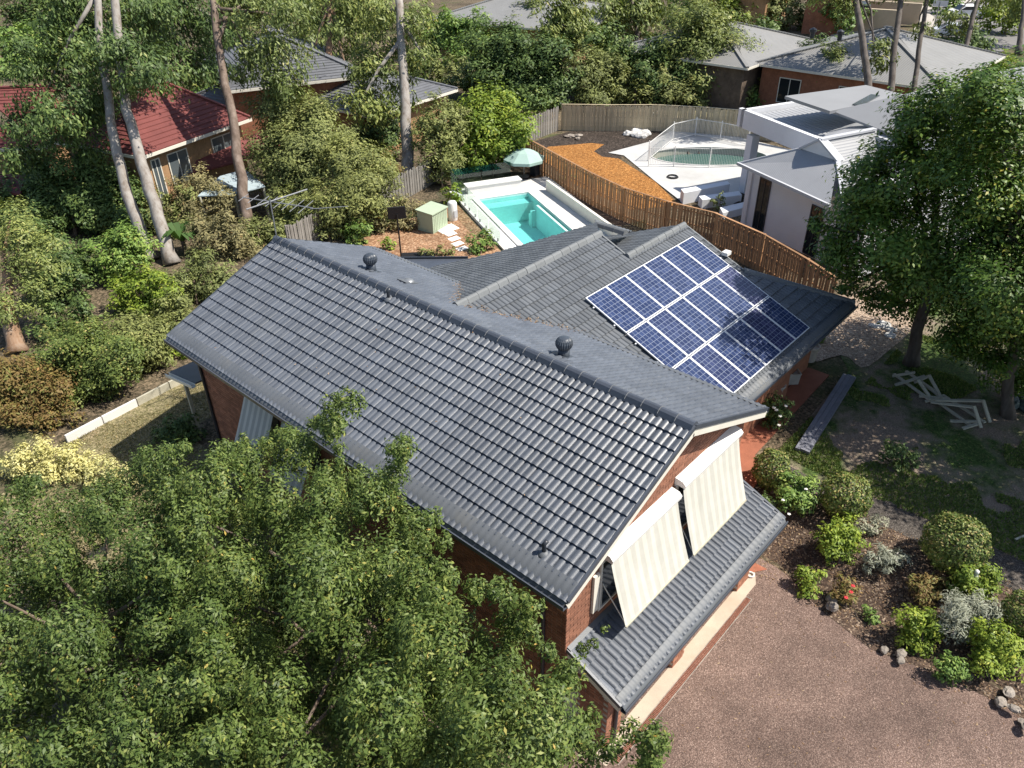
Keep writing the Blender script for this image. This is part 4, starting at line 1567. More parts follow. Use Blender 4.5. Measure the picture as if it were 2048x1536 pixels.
def glass_panel(a, b, h, matn, label, group, zb_=DK):
    a, b = Vector((a[0], a[1], zb_)), Vector((b[0], b[1], zb_))
    root = thing('glass_fence_panel', label, 'glass panel', a, group)
    MB().bar(a + Vector((0, 0, .05 + h / 2)), b + Vector((0, 0, .05 + h / 2)), .012, h).build('pane', M[matn], root)
    for s in (.2, .8):
        p = a.lerp(b, s)
        MB().box((p.x - .025, p.y - .025, zb_), (p.x + .025, p.y + .025, zb_ + .16)).build('spigot', M['grey_metal'], root)


fa = [pl(-2.0, -.95, 0), pl(-2.0, .9, 0), pl(-2.0, 2.7, 0)]
glass_panel(fa[0], fa[1] - (fa[1] - fa[0]) * .02, 1.15, 'green_glass', 'greenish glass fence panel behind the pool cover box, under the leafy tree', 'glass pool fence')
glass_panel(fa[1], fa[2], 1.15, 'green_glass', 'greenish glass fence panel in front of the pale green umbrella', 'glass pool fence')
glass_panel(pl(-2.0, -1.0, 0), pl(-0.7, -1.02, 0), 1.15, 'clear_glass', 'short clear glass panel at the far left corner of the pool', 'glass pool fence')
names_ = ['beside the far end of the pool', 'second along the left side of the pool', 'third along the left side of the pool', 'nearest the shrub on the left side of the pool']
for k in range(4):
    glass_panel(pl(-0.6 + k * 1.75, -1.02, 0), pl(1.05 + k * 1.75, -1.02, 0), 1.15, 'clear_glass', 'clear glass fence panel ' + names_[k], 'glass pool fence')
glass_panel(P(1237, 466, 1.5), P(1292, 452, 1.5), 0.9, 'clear_glass', 'short glass panel with a top rail behind the tiled ridge', 'glass pool fence', .9)
# umbrella
uc = P(1048, 352, 0.95)
um = thing('garden_umbrella', 'pale green garden umbrella beside the far end of the pool', 'umbrella', uc)
n = 8
ring = [Vector((uc.x + 1.25 * math.cos(2 * math.pi * k / n + .2), uc.y + 1.25 * math.sin(2 * math.pi * k / n + .2), 2.05)) for k in range(n)]
mid = [Vector((uc.x + .6 * math.cos(2 * math.pi * k / n + .2), uc.y + .6 * math.sin(2 * math.pi * k / n + .2), 2.45)) for k in range(n)]
vr_ = [Vector((uc.x, uc.y, 2.62))] + mid + ring + [p - Vector((0, 0, .16)) for p in ring]
fs = []
for k in range(n):
    j = (k + 1) % n
    fs += [(0, 1 + k, 1 + j), (1 + k, 1 + n + k, 1 + n + j, 1 + j), (1 + n + k, 1 + 2 * n + k, 1 + 2 * n + j, 1 + n + j)]
MB().add(vr_, fs).build('canopy', M['umbrella'], um)
MB().tube([(uc.x, uc.y, .9), (uc.x, uc.y, 2.6)], .03, 8).build('pole', M['grey_metal'], um)
MB().lathe((uc.x, uc.y, .9), [(.3, 0), (.3, .08), (.06, .1)], 14).build('base', M['rock'], um)
pc = P(1070, 345, 0.95)
ph = thing('pool_heater', 'dark box shaped pool heater with a white pipe by the brown fence', 'heater', pc)
MB().frame_box((pc.x - .3, pc.y - .25, .85), (.6, 0, 0), (0, .4, 0), (0, 0, .8)).build('cabinet', M['dark_metal'], ph)
MB().tube([(pc.x + .2, pc.y - .35, .85), (pc.x + .2, pc.y - .35, 1.75), (pc.x - .15, pc.y - .3, 1.82)], .045, 8).build('pipe', M['white'], ph)

# ================================================================== shed, stepping stones, hoop
up_ = Vector((0, 0, 1))
sc_ = P(866, 463, .8)
sdx, sdy = Vector((0.98, -0.2, 0)), Vector((0.2, 0.98, 0))
c0 = Vector((sc_.x, sc_.y, .8))
pA, pB = P(835, 455, .8), P(896, 432, .8)
sh = thing('garden_shed', 'small pale green metal garden shed with a nearly flat roof', 'shed', c0)
tz = 1.92
q4 = [P(864, 427, tz), P(893, 411, tz), P(862, 402, tz), P(833, 419, tz)]
c0 = Vector((q4[0].x, q4[0].y, .8))
exv = q4[1] - q4[0]
eyv = q4[3] - q4[0]
MB().frame_box(c0 - up_ * .1, exv, eyv, up_ * (tz - .9 + .1)).build('wall', M['shed_green'], sh)
o_ = c0 - exv.normalized() * .06 - eyv.normalized() * .06 + up_ * (tz - .9)
E1_, E2_ = exv + exv.normalized() * .12, eyv + eyv.normalized() * .12
rfm = MB()
rfm.add([o_, o_ + E1_, o_ + E1_ + E2_ + up_ * .06, o_ + E2_ + up_ * .06, o_ + up_ * .05, o_ + E1_ + up_ * .05, o_ + E1_ + E2_ + up_ * .11, o_ + E2_ + up_ * .11],
        [(3, 2, 1, 0), (4, 5, 6, 7), (0, 1, 5, 4), (1, 2, 6, 5), (2, 3, 7, 6), (3, 0, 4, 7)])
rfm.build('roof', M['shed_green'], sh)
rib = MB()
for k in range(1, 9):
    p = c0 + exv * (k / 9)
    rib.frame_box(p - exv.normalized() * .012 - eyv.normalized() * .012, exv.normalized() * .024, eyv.normalized() * .011, Vector((0, 0, 1.04)))
o = rib.build('wall_rib', M['shed_green'], sh); o['kind'] = 'stuff'
wp = P(906, 440, .8)
wh = thing('water_heater', 'white upright cabinet beside the green shed', 'cabinet', wp)
MB().lathe((wp.x, wp.y, .8), [(.24, 0), (.25, .03), (.25, .95), (.2, 1.03), (.05, 1.06)], 16).build('tank', M['white'], wh, True)
MB().box((wp.x - .12, wp.y - .262, 1.0), (wp.x + .12, wp.y - .24, 1.4)).build('panel', M['render_grey'], wh)
steps = [(890, 458, .55, 'largest stepping stone, against the green shed'), (899, 468, .3, 'stepping stone next to the one at the shed door'), (906, 478, .3, 'stepping stone in the middle of the short path'), (913, 488, .3, 'stepping stone before the last one of the path'), (922, 498, .3, 'stepping stone at the path end nearest the tiled roof')]
for (px, py, s, lab) in steps:
    c = P(px, py, .82)
    single('stepping_stone', MB().frame_box((c.x - s, c.y - s * .7, .79), (s * 2, -.25 * s, 0), (s * .3, s * 1.4, 0), (0, 0, .06)), M['stone_white'], 'pale square ' + lab, 'stepping stone', 'stepping stones by the shed', (c.x, c.y, .79), bevel=.015)
hb = P(803, 520, .8)
ho = thing('basketball_hoop', 'black basketball backboard on a thin black pole behind the roof', 'basketball hoop', hb)
ht = D(786, 402, depth_of(hb))
top = Vector((hb.x, hb.y, max(ht.z, 3.2)))
MB().tube([hb, (hb.x, hb.y, top.z - .1)], .04, 8).build('pole', M['black_rubber'], ho)
bx_ = Vector((.80, -.6, 0)).normalized()
MB().frame_box(top - bx_ * .42 - Vector((0, 0, .35)), bx_ * .84, Vector((.6, .8, 0)) * .05, Vector((0, 0, .62))).build('backboard', M['black_rubber'], ho, bevel=.03)
rim_c = top + Vector((.6, .8, 0)) * .32 - Vector((0, 0, .25))
MB().tube([rim_c + Vector((.22 * math.cos(a), .22 * math.sin(a), 0)) for a in np.linspace(0, 2 * math.pi, 17)], .012, 6).build('rim', M['terracotta'], ho)
bb = P(828, 506, .82)
single('cover_board', MB().frame_box((bb.x - .9, bb.y - .1, .81), (1.2, -1.1, 0), (.4, .5, 0), (0, 0, .07)), M['black_rubber'], 'flat black slab lying on the soil below the backboard', 'slab', None, (bb.x, bb.y, .81))

# ================================================================== neighbour yard
op = thing('oval_pool', 'unfinished oval pool in the pale concrete terrace', 'pool', (OVAL_C.x, OVAL_C.y, .86))
paint('pool_tan', (0.40, 0.40, 0.33), 0.7, 0.12, 1, 20)
v = [(p.x, p.y, .862) for p in ov] + [(OVAL_C.x + (p.x - OVAL_C.x) * .94, OVAL_C.y + (p.y - OVAL_C.y) * .94, -.3) for p in ov]
fs = [(k, (k + 1) % n_ov, (k + 1) % n_ov + n_ov, k + n_ov) for k in range(n_ov)] + [tuple(range(n_ov, 2 * n_ov))]
MB().add(v, fs).build('shell', M['pool_tan'], op)
m2, nt2, bs2 = nmat('pond_water')
bs2.inputs['Base Color'].default_value = (0.06, 0.13, 0.11, 1)
bs2.inputs['Roughness'].default_value = .05
MB().add([(OVAL_C.x + (p.x - OVAL_C.x) * .97, OVAL_C.y + (p.y - OVAL_C.y) * .97, .45) for p in ov], [tuple(range(n_ov))]).build('water', M['pond_water'], op)
rm = MB()
for k in range(n_ov):
    a, b = ov[k], ov[(k + 1) % n_ov]
    rm.bar((a.x, a.y, .87), (b.x, b.y, .87), .12, .04)
rm.build('coping', M['terrace'], op)


def tube_fence(pts, label, h=1.2, z0=.86):
    p0 = pts[0]
    root = thing('pool_fence', label, 'pool fence', (p0[0], p0[1], z0))
    for a, b in zip(pts, pts[1:]):
        a, b = Vector((a[0], a[1], z0)), Vector((b[0], b[1], z0))
        for hh in (.12, h - .05):
            MB().tube([a + Vector((0, 0, hh)), b + Vector((0, 0, hh))], .02, 6).build('rail', M['white'], root)
        MB().tube([a, a + Vector((0, 0, h + .08))], .035, 6).build('post', M['white'], root)
        n_ = int((b - a).length / .1)
        bars = MB()
        for k in range(1, n_):
            p = a.lerp(b, k / n_)
            bars.tube([p + Vector((0, 0, .1)), p + Vector((0, 0, h))], .011, 4, False)
        o_ = bars.build('pickets', M['white'], root)
        o_['kind'] = 'stuff'
    e = Vector((pts[-1][0], pts[-1][1], z0))
    MB().tube([e, e + Vector((0, 0, h + .08))], .035, 6).build('post', M['white'], root)


tube_fence([P(1297, 333, .86), P(1347, 333, .86), P(1418, 335, .86), P(1490, 333, .86)], 'white tubular pool fence on the near side of the oval pool')
tube_fence([P(1296, 322, .86), P(1345, 282, .86), P(1390, 272, .86), P(1440, 280, .86), P(1495, 292, .86)], 'white tubular pool fence on the far side of the oval pool')
# stepped white walls and planters by the white house
for k, (pix, z1, lab) in enumerate([([(1362, 378), (1455, 362), (1460, 368), (1368, 386)], 1.45, 'low white wall nearest the brown fence beside the terrace steps'), ([(1398, 392), (1478, 382), (1484, 390), (1405, 400)], 1.3, 'low white wall between two grey planters beside the terrace'), ([(1440, 415), (1496, 402), (1500, 412), (1446, 426)], 1.2, 'low white wall at the foot of the white house')]):
    q_ = pp(z1, *pix)
    single('planter_wall', MB().slab(q_, z1 - .7), M['render_white'], lab, 'wall', 'stepped walls by the terrace', (q_[0].x, q_[0].y, .7))
hz_ = P(1345, 354, .88)
co = MB()
for k in range(3):
    co.tube([(hz_.x + (.34 - .03 * k) * math.cos(a), hz_.y + (.34 - .03 * k) * math.sin(a), .885 + .03 * k) for a in np.linspace(0, 2 * math.pi, 19)], .02, 5)
single('hose_coil', co, M['black_rubber'], 'coiled black hose on the pale terrace', 'hose', None, (hz_.x, hz_.y, .866))
tp_ = P(1305, 258, .82)
cart = thing('site_trolley', 'dark upright trolley with white frame against the pale fence', 'trolley', tp_)
MB().box((tp_.x - .3, tp_.y - .2, .85), (tp_.x + .3, tp_.y + .2, 1.8)).build('box', M['dark_metal'], cart)
for s in (-.45, .45):
    MB().tube([(tp_.x + s, tp_.y - .2, .83), (tp_.x + s, tp_.y - .1, 2.0)], .03, 6).build('upright', M['white'], cart)
MB().tube([(tp_.x - .45, tp_.y - .1, 2.0), (tp_.x + .45, tp_.y - .1, 2.0)], .03, 6).build('handle', M['white'], cart)


def lumps(name, c, n, r, mat, label, cat, flat=.5, seed=1):
    rg = random.Random(seed)
    bm = bmesh.new()
    for k in range(n):
        m_ = Matrix.Translation((c[0] + rg.uniform(-r, r), c[1] + rg.uniform(-r, r), c[2] + rg.uniform(0, .2) * flat)) @ Matrix.Diagonal((rg.uniform(.3, .6) * r, rg.uniform(.3, .6) * r, rg.uniform(.25, .4) * r * flat, 1))
        g_ = bmesh.ops.create_icosphere(bm, subdivisions=2, radius=1, matrix=m_)
        for vv in g_['verts']:
            vv.co += Vector((rg.uniform(-1, 1), rg.uniform(-1, 1), rg.uniform(-1, 1))) * .07 * r
    me = bpy.data.meshes.new(name)
    bm.to_mesh(me)
    bm.free()
    me.transform(Matrix.Translation((-c[0], -c[1], -c[2])))
    o = mesh_obj(name, me, mat)
    o.location = c
    return tag(o, label, cat)


lumps('rubble_sacks', P(1280, 266, .82), 7, .9, M['sack'], 'heap of pale sacks against the pale timber fence', 'sacks', .7, 3)
lumps('paver_pile', P(1150, 273, .82), 5, .6, M['rock'], 'small heap of dark stones by the grey fence', 'stones', .4, 4)
lumps('soil_heap', P(1500, 400, .82), 5, 1.0, M['mulch_dark'], 'dark soil heap at the white house corner', 'soil', .4, 6)


# ================================================================== houses
def quad_part(name, pts, mat, parent, thick=.06):
    return MB().slab(pts, thick).build(name, mat, parent)


wh_ = thing('white_house', 'modern white rendered house with grey metal roofs right of the brown fence', 'house', (26, 8, .7))
# walls
w0, w1 = P(1490, 452, .75), P(1640, 528, .75)
dirw = (w1 - w0); dirw.z = 0; dirw.normalize()
inw = Vector((-dirw.y, dirw.x, 0))
if inw.x < 0:
    inw = -inw
L0 = (w1 - w0).length
MB().frame_box((w0.x, w0.y, .3), dirw * (L0 + 2), inw * 9, Vector((0, 0, 4.0 - .3))).build('wall', M['render_white'], wh_)
# tall dark windows on that wall


def wall_window(o, d, inn, s0, s1, z0, z1, parent, pane='window_dark', fr_m='dark_metal'):
    out = -inn
    a = Vector((o.x, o.y, 0)) + d * s0 + out * .02
    w_ = s1 - s0
    m_ = MB()
    for (x0, x1, y0, y1) in ((0, .06, z0, z1), (w_ - .06, w_, z0, z1), (.06, w_ - .06, z0, z0 + .06), (.06, w_ - .06, z1 - .06, z1), (w_ / 2 - .025, w_ / 2 + .025, z0 + .06, z1 - .06)):
        m_.frame_box(a + d * x0 + Vector((0, 0, y0)), d * (x1 - x0), out * .04, Vector((0, 0, y1 - y0)))
    wn_ = m_.build('window', M[fr_m], parent)
    MB().frame_box(a + d * .06 + out * .005 + Vector((0, 0, z0 + .06)), d * (w_ - .12), out * .01, Vector((0, 0, z1 - z0 - .12))).build('pane', M[pane], wn_)
    return wn_


wall_window(w0, dirw, inw, .55, 1.35, .9, 3.55, wh_)
wall_window(w0, dirw, inw, 4.1, 4.9, .9, 3.3, wh_)
MB().frame_box(Vector((w0.x, w0.y, .3)) - dirw * .25 - inw * .12, dirw * .3, inw * .3, Vector((0, 0, 3.6))).build('corner_pillar', M['render_white'], wh_)
# front hip roof
E1_ = P(1475, 327, 4.15); E2_ = P(1660, 412, 4.15)
T1 = P(1600, 297, 5.25); T2 = P(1676, 322, 5.25)
quad_part('front_roof', [E1_, E2_, T2, T1], M['roof_rib_a'], wh_, .1)
MB().bar(E1_, E2_, .12, .14).build('gutter', M['render_grey'], wh_)
MB().bar(E1_, T1, .08, .08).build('verge', M['render_grey'], wh_)
G0, G1, G2 = P(1600, 297, 5.25), P(1640, 279, 5.95), P(1676, 322, 5.25)
MB().add([G0, G1, G2, G0 + inw * .4, G1 + inw * .4, G2 + inw * .4], [(0, 2, 1), (3, 4, 5), (0, 1, 4, 3), (1, 2, 5, 4), (2, 0, 3, 5)]).build('gable', M['render_white'], wh_)
ribm = ribbed('roof_rib_d', (0.27, 0.275, 0.285), 0.14, tuple(dirw))
Rb = P(1750, 258, 5.95)
quad_part('main_roof', [G1, Rb, P(1800, 335, 4.3), P(1690, 420, 4.15), G2], M['roof_rib_d'], wh_, .1)
quad_part('main_roof', [G1 + inw * .05, Rb + inw * .05, P(1740, 235, 5.2), P(1660, 262, 5.2)], M['roof_rib_a'], wh_, .1)
MB().bar(G1, Rb, .25, .1).build('ridge', M['render_grey'], wh_)
MB().bar(G1, G2, .2, .08).bar(G2, P(1690, 420, 4.15), .2, .06).build('hip', M['render_grey'], wh_)
MB().bar(G0, G1, .1, .1).build('verge', M['render_grey'], wh_)
# parapet box with louvre roof
z6 = 5.35
a0, a1, a2 = P(1478, 216, z6), P(1648, 282, z6), P(1668, 187, z6)
da = a1 - a0; db = a2 - a0
dan, dbn = da.normalized(), db.normalized()
up = Vector((0, 0, 1))
for (o_, ex, ey, nm) in ((a0, da, dbn * .25, 'parapet'), (a0 + dan * .25, db - dan * .0, dan * .25, 'parapet')):
    MB().frame_box(o_ - up * .95, ex, ey, up * .95).build(nm, M['render_white'], wh_)
MB().frame_box(a0 + dan * .5 + dbn * .26 - up * .55, da - dan * .5, db - dbn * .3, up * .05).build('parapet_floor', M['dark_metal'], wh_)
lo, lw = a0 + dan * .55 + dbn * .9 - up * .32, 5.4
ln = 17
llen = (da.length - .9)
lm = MB().frame_box((0, 0, 0), (llen, 0, 0), (0, .20, .03), (-.0, -.01, .03))
lme = bpy.data.meshes.new('louvre_blade'); lme.from_pydata(lm.v, [], lm.f); lme.materials.append(M['louvre'])
angL = math.atan2(dan.y, dan.x)
for k in range(ln):
    o = bpy.data.objects.new('louvre_blade', lme)
    COL.objects.link(o)
    o.parent = wh_
    o.location = lo + dbn * (k * lw / ln) - Vector((26, 8, .7))
    o.rotation_euler = (0, 0, angL)
MB().frame_box(a0 + dan * .9 - up * 4.6 + dbn * .1, dan * .5, dbn * .5, up * 3.4).build('column', M['render_white'], wh_)
quad_part('upper_roof', [P(1570, 192, 6.3), P(1732, 170, 6.3), P(1812, 190, 6.3), P(1660, 222, 6.3)], M['roof_metal'], wh_, .15)
sk_ = [P(1705, 208, 6.36), P(1742, 188, 6.36), P(1760, 190, 6.36), P(1722, 211, 6.36)]
quad_part('skylight', sk_, M['window_grey'], wh_, .05)
U0, U1, U2, U3 = P(1665, 222, 6.2), P(1818, 186, 7.2), P(1822, 265, 6.4), P(1790, 290, 5.9)
quad_part('upper_roof', [U0, U1, U2, P(1785, 268, 5.9)], M['roof_metal'], wh_, .1)
quad_part('upper_roof', [U1, P(1960, 150, 7.2), P(2060, 130, 7.2), P(2060, 230, 6.0), U2], M['roof_rib_d'], wh_, .1)
MB().frame_box(P(1720, 262, 5.7) - up * 2, P(1790, 285, 5.7) - P(1720, 262, 5.7), inw * 3, up * 2).build('upper_wall', M['render_grey'], wh_)


def hip_house(name, label, A, B, depth, ez, rise, wallm, roofm, base=.6, over=.5, wins=(), ridge_in=None, courses=True, cat='house', side=None, wtype='window_grey'):
    """A-B is the eave line facing the camera; the house goes back from it"""
    A, B = Vector((A.x, A.y, ez)), Vector((B.x, B.y, ez))
    d = (B - A).normalized()
    inn = Vector((-d.y, d.x, 0))
    if inn.dot(C_F) < 0:
        inn = -inn
    L_ = (B - A).length
    root = thing(name, label, cat, Vector((A.x, A.y, base)))
    wa = A + d * over + inn * over
    MB().frame_box(Vector((wa.x, wa.y, base - .5)), d * (L_ - 2 * over), inn * (depth - 2 * over), Vector((0, 0, ez - base + .45))).build('wall', wallm, root)
    ri = depth / 2 if ridge_in is None else ridge_in
    R0, R1 = A + d * ri + inn * depth / 2 + up * rise, B - d * ri + inn * depth / 2 + up * rise
    Cc, Dd = B + inn * depth, A + inn * depth
    slopes = [[A, B, R1, R0], [B, Cc, R1], [Cc, Dd, R0, R1], [Dd, A, R0]]
    rf = None
    for s_i, s in enumerate(slopes):
        if courses:
            m_ = MB()
            if len(s) == 4:
                p0, p1, p2, p3 = s
            else:
                p0, p1, p2, p3 = s[0], s[1], s[2], s[2]
            n_ = max(4, int(((p3 - p0).length) / .36))
            for k in range(n_):
                t0, t1 = k / n_, (k + 1) / n_
                l0, r0, l1, r1 = p0.lerp(p3, t0), p1.lerp(p2, t0), p0.lerp(p3, t1), p1.lerp(p2, t1)
                lift = up * .05
                m_.add([l0, r0, r1, l1, l0 + lift, r0 + lift], [(4, 5, 2, 3), (0, 1, 5, 4)])
            mesh = m_
        else:
            mesh = MB().add(s, [tuple(range(len(s)))])
        if rf is None:
            rf = mesh.build('roof', roofm, root)
        else:
            mesh.build('roof_slope', roofm, rf)
    for (p, q_) in ((R0, R1), (A, R0), (B, R1), (Cc, R1), (Dd, R0)):
        if (q_ - p).length > .3:
            MB().bar(p + up * .05, q_ + up * .05, .26, .10).build('ridge_capping', roofm, rf)
    for (p, q_) in ((A, B), (B, Cc), (Cc, Dd), (Dd, A)):
        MB().bar(p - up * .09, q_ - up * .09, .10, .16).build('gutter', M['cream'], rf)
    for (s0, s1, z0, z1) in wins:
        wall_window(wa, d, inn, s0, s1, base + z0, base + z1, root, wtype, 'cream')
    if side:
        for (s0, s1, z0, z1) in side:
            wall_window(wa + d * (L_ - 2 * over) , inn, -d, s0, s1, base + z0, base + z1, root, wtype, 'cream')
    return root


red = hip_house('brick_house', 'tan brick house with a red tiled hip roof behind the tall gum trees', P(282, 313, 4.4), P(502, 236, 4.4), 7.0, 4.4, 2.1, M['brick_tan'], M['red_tile'], wins=((1.4, 2.8, 1.6, 3.3), (4.6, 6.4, 1.6, 3.3), (.3, .9, .6, 3.3)), ridge_in=2.4)
a_, b_ = P(330, 352, 3.0), P(545, 300, 3.0)
MB().slab([P(340, 358, 2.5), P(560, 300, 2.5), P(528, 262, 3.3), P(345, 322, 3.3)], .1).build('lower_roof', M['red_tile'], red)
hip_house('brick_house', 'low brick house with red tiled roof at the far left edge', P(-60, 300, 4.0), P(90, 292, 4.0), 9, 4.0, 2.2, M['brick_tan'], M['red_tile'], wins=((1.5, 3, .9, 2.4),))
single('patio_roof', MB().slab([P(-40, 375, 2.8), P(40, 388, 2.8), P(50, 350, 3.1), P(-40, 340, 3.1)], .12), M['red_tile'], 'small red roof corner below the far left house', 'roof', None, P(0, 390, .8))
pr_ = thing('patio_cover', 'translucent blue-grey patio cover behind the antenna', 'patio cover', P(455, 420, .8))
MB().slab([P(395, 392, 2.7), P(470, 388, 2.7), P(530, 372, 2.7), P(490, 338, 2.9), P(440, 352, 2.9)], .05).build('sheet', M['patio_sheet'], pr_)
for px, py in ((400, 392), (470, 390), (526, 372)):
    q_ = P(px, py, 2.68)
    MB().box((q_.x - .05, q_.y - .05, .6), (q_.x + .05, q_.y + .05, 2.65)).build('post', M['timber_pale'], pr_)
hip_house('brick_house', 'dark grey tiled house behind the red-roofed house', P(452, 182, 5.0), P(735, 150, 5.0), 11, 5.0, 2.6, M['brick_red'], M['dark_tile'], wins=((2, 3.6, 1.8, 3.6), (7, 8.6, 1.8, 3.6)))
hip_house('garage', 'low outbuilding with grey tiled roof between the gum trunks', P(462, 232, 3.2), P(610, 192, 3.2), 6, 3.2, 1.4, M['render_grey'], M['dark_tile'], cat='building', wins=((1, 2.2, .9, 2.2),))
hip_house('brick_house', 'orange brick house with a bright white front roof left of the leafy tree', P(745, 232, 3.6), P(915, 178, 3.6), 8, 3.6, 1.6, M['brick_tan'], M['dark_tile'], wins=((1, 2.2, .9, 2.2),))
single('white_awning', MB().slab([P(765, 232, 3.3), P(812, 220, 3.3), P(800, 170, 4.2), P(748, 182, 4.2)], .08), M['roof_white'], 'bright white flat roof beside the big gum trunk', 'roof', None, P(785, 240, .8))
hip_house('long_house', 'long pale grey metal roof at the top centre', P(845, 42, 4.0), P(1160, 62, 4.0), 14, 4.0, 2.0, M['brick_tan'], M['roof_rib_c'], courses=False, cat='building')
hip_house('house', 'house with a wide plain pale grey metal roof behind the dense trees', P(1225, 98, 4.0), P(1495, 136, 4.0), 13, 4.0, 2.0, M['bark'], M['roof_rib_b'], courses=False)
h2 = hip_house('house', 'brick house with a pale grey hipped metal roof beyond the white house', P(1508, 126, 4.0), P(1890, 180, 4.0), 14, 4.0, 2.2, M['brick_red'], M['roof_rib_b'], courses=False, wins=((1.5, 3.2, .8, 2.6), (6, 7.4, .8, 2.6), (10, 12, .8, 2.6)), wtype='window_dark')
for px, py in ((1680, 72), (1625, 68)):
    q_ = P(px, py, 6.0)
    MB().lathe(q_ - up * .3, [(.16, 0), (.16, .4), (.26, .45), (.26, .62), (.08, .72)], 10).build('roof_ventilator', M['dark_metal'], h2)
hip_house('brick_house', 'tall orange brick house at the top beyond the grey roofs', P(1600, 12, 3.6), P(1700, 18, 3.6), 8, 6.0, 2, M['brick_red'], M['dark_tile'], courses=False)
hip_house('brick_house', 'brick house at the top edge right of centre', P(1380, -10, 4.0), P(1540, 0, 4.0), 10, 4.5, 2, M['brick_tan'], M['dark_tile'], courses=False)
for k, (p0, p1, zz, hh, lab) in enumerate([((1690, 40), (1835, 50), 1.0, 2.2, 'beige retaining wall below the street, upper tier'), ((1680, 62), (1790, 70), 1.0, 2.4, 'beige retaining wall below the street, lower tier')]):
    a_, b_ = P(*p0, zz), P(*p1, zz)
    single('retaining_wall', MB().bar(a_ + up * hh / 2, b_ + up * hh / 2, .5, hh), M['retaining'], lab, 'wall', 'street retaining walls', a_)
a_ = P(1632, 62, 1.0)
sg = thing('flat_roof_shed', 'small grey double-door shed with a flat roof by the retaining walls', 'shed', a_)
MB().frame_box(a_, (2.2, -4.2, 0), (2.5, 1.3, 0), (0, 0, 2.4)).build('wall', M['roof_metal'], sg)
MB().frame_box(a_ + Vector((-.3, .3, 2.4)), (2.5, -4.9, 0), (3, 1.6, 0), (0, 0, .25)).build('roof', M['dark_metal'], sg)
for s in (.08, .55):
    MB().frame_box(a_ + Vector((2.2, -4.2, 0)) * s + Vector((-.06, -.03, .1)), Vector((2.2, -4.2, 0)) * .36, (.05, .03, 0), (0, 0, 2.1)).build('door', M['render_grey'], sg)


def car(px, py, ang, paintm, label):
    b = P(px, py, .9)
    b.z = gz(b.x, b.y) + .06
    r_ = thing('parked_car', label, 'car', b, 'cars in the street')
    d = Vector((math.cos(ang), math.sin(ang), 0)); s = Vector((-d.y, d.x, 0))

    def pt(x, y, z):
        return b + d * x + s * y + up * z
    prof = [(-2.1, .35), (-2.15, .75), (-1.75, .95), (-1.1, 1.0), (-.7, 1.45), (.9, 1.48), (1.6, 1.02), (2.1, .92), (2.15, .4)]
    n_ = len(prof)
    v_ = [pt(x, -.85, z) for x, z in prof] + [pt(x, .85, z) for x, z in prof]
    MB().add(v_, [tuple(range(n_))[::-1], tuple(range(n_, 2 * n_))] + [(i, (i + 1) % n_, (i + 1) % n_ + n_, i + n_) for i in range(n_)]).build('body', paintm, r_, bevel=.06)
    for y0 in (-.862, .85):
        g_ = [(-1.0, 1.02), (-.66, 1.4), (.86, 1.42), (1.45, 1.04)]
        MB().add([pt(x, y0, z) for x, z in g_] + [pt(x, y0 + .012, z) for x, z in g_], [(0, 1, 2, 3), (7, 6, 5, 4), (0, 4, 5, 1), (1, 5, 6, 2), (2, 6, 7, 3), (3, 7, 4, 0)]).build('side_window', M['window_dark'], r_)
    for (x0, z0, x1, z1) in ((-1.12, 1.01, -.72, 1.43), (.92, 1.46, 1.58, 1.05)):
        MB().bar(pt(x0, 0, z0 + .01), pt(x1, 0, z1 + .01), 1.5, .03, up=d + up).build('windscreen', M['window_dark'], r_)
    for x in (-1.3, 1.35):
        for y in (-.8, .8):
            w_ = MB().tube([pt(x, y - .1, .33), pt(x, y + .1, .33)], .33, 14).build('wheel', M['black_rubber'], r_)
            MB().tube([pt(x, y - .12, .33), pt(x, y + .12, .33)], .18, 10).build('rim', M['grey_metal'], w_)
    for y in (-.6, .6):
        MB().box(pt(2.05, y - .15, .65), pt(2.17, y + .15, .8)).build('headlight', M['white'], r_)


car(1906, 76, 1.9, M['car_paint'], 'silver car parked in the street behind the thin trunks')
car(1934, 36, 2.3, M['roof_white'], 'white car farther up the street at the top right')
sgp = P(1868, 50, .9)
ss = thing('street_sign', 'small blue and white sign on a post beside the street', 'sign', sgp)
MB().tube([sgp, sgp + up * 2.4], .06, 6).build('post', M['grey_metal'], ss)
MB().frame_box(sgp + Vector((-.2, .6, 1.9)), (.5, -1.4, 0), (.05, .02, 0), (0, 0, .6)).build('plate', M['car_paint'], ss)
# rotary clothes line behind the white house
cl_ = P(1845, 165, .8)
cl = thing('clothes_line', 'metal rotary clothes line in front of the far grey roof', 'clothes line', cl_)
MB().tube([cl_, cl_ + up * 2.6], .04, 6).build('post', M['grey_metal'], cl)
for k in range(4):
    a = k * math.pi / 2 + .4
    MB().tube([cl_ + up * 2.1, cl_ + Vector((2.2 * math.cos(a), 2.2 * math.sin(a), 2.7))], .03, 5).build('arm', M['grey_metal'], cl)

# ================================================================== things in the front garden
A, B = P(1603, 905, .85), P(1700, 752, .85)
d = (B - A); d.z = 0
sd = Vector((d.y, -d.x, 0)).normalized()
pk = thing('plank_stack', 'long grey stack of planks lying on the shaded lawn', 'planks', Vector((A.x, A.y, .8)))
for k in range(3):
    for j in range(2):
        s0 = random.uniform(0, .012)
        MB().frame_box(A + sd * (-.22 + k * .15) + up * (-.02 + j * .065) + d * s0, d * (.985 - j * .01), sd * .142, up * .06).build('plank', M['timber_grey'], pk)


def stick(pts, w=.09, h=.045):
    return [P(px, py, z) for px, py, z in pts], w, h


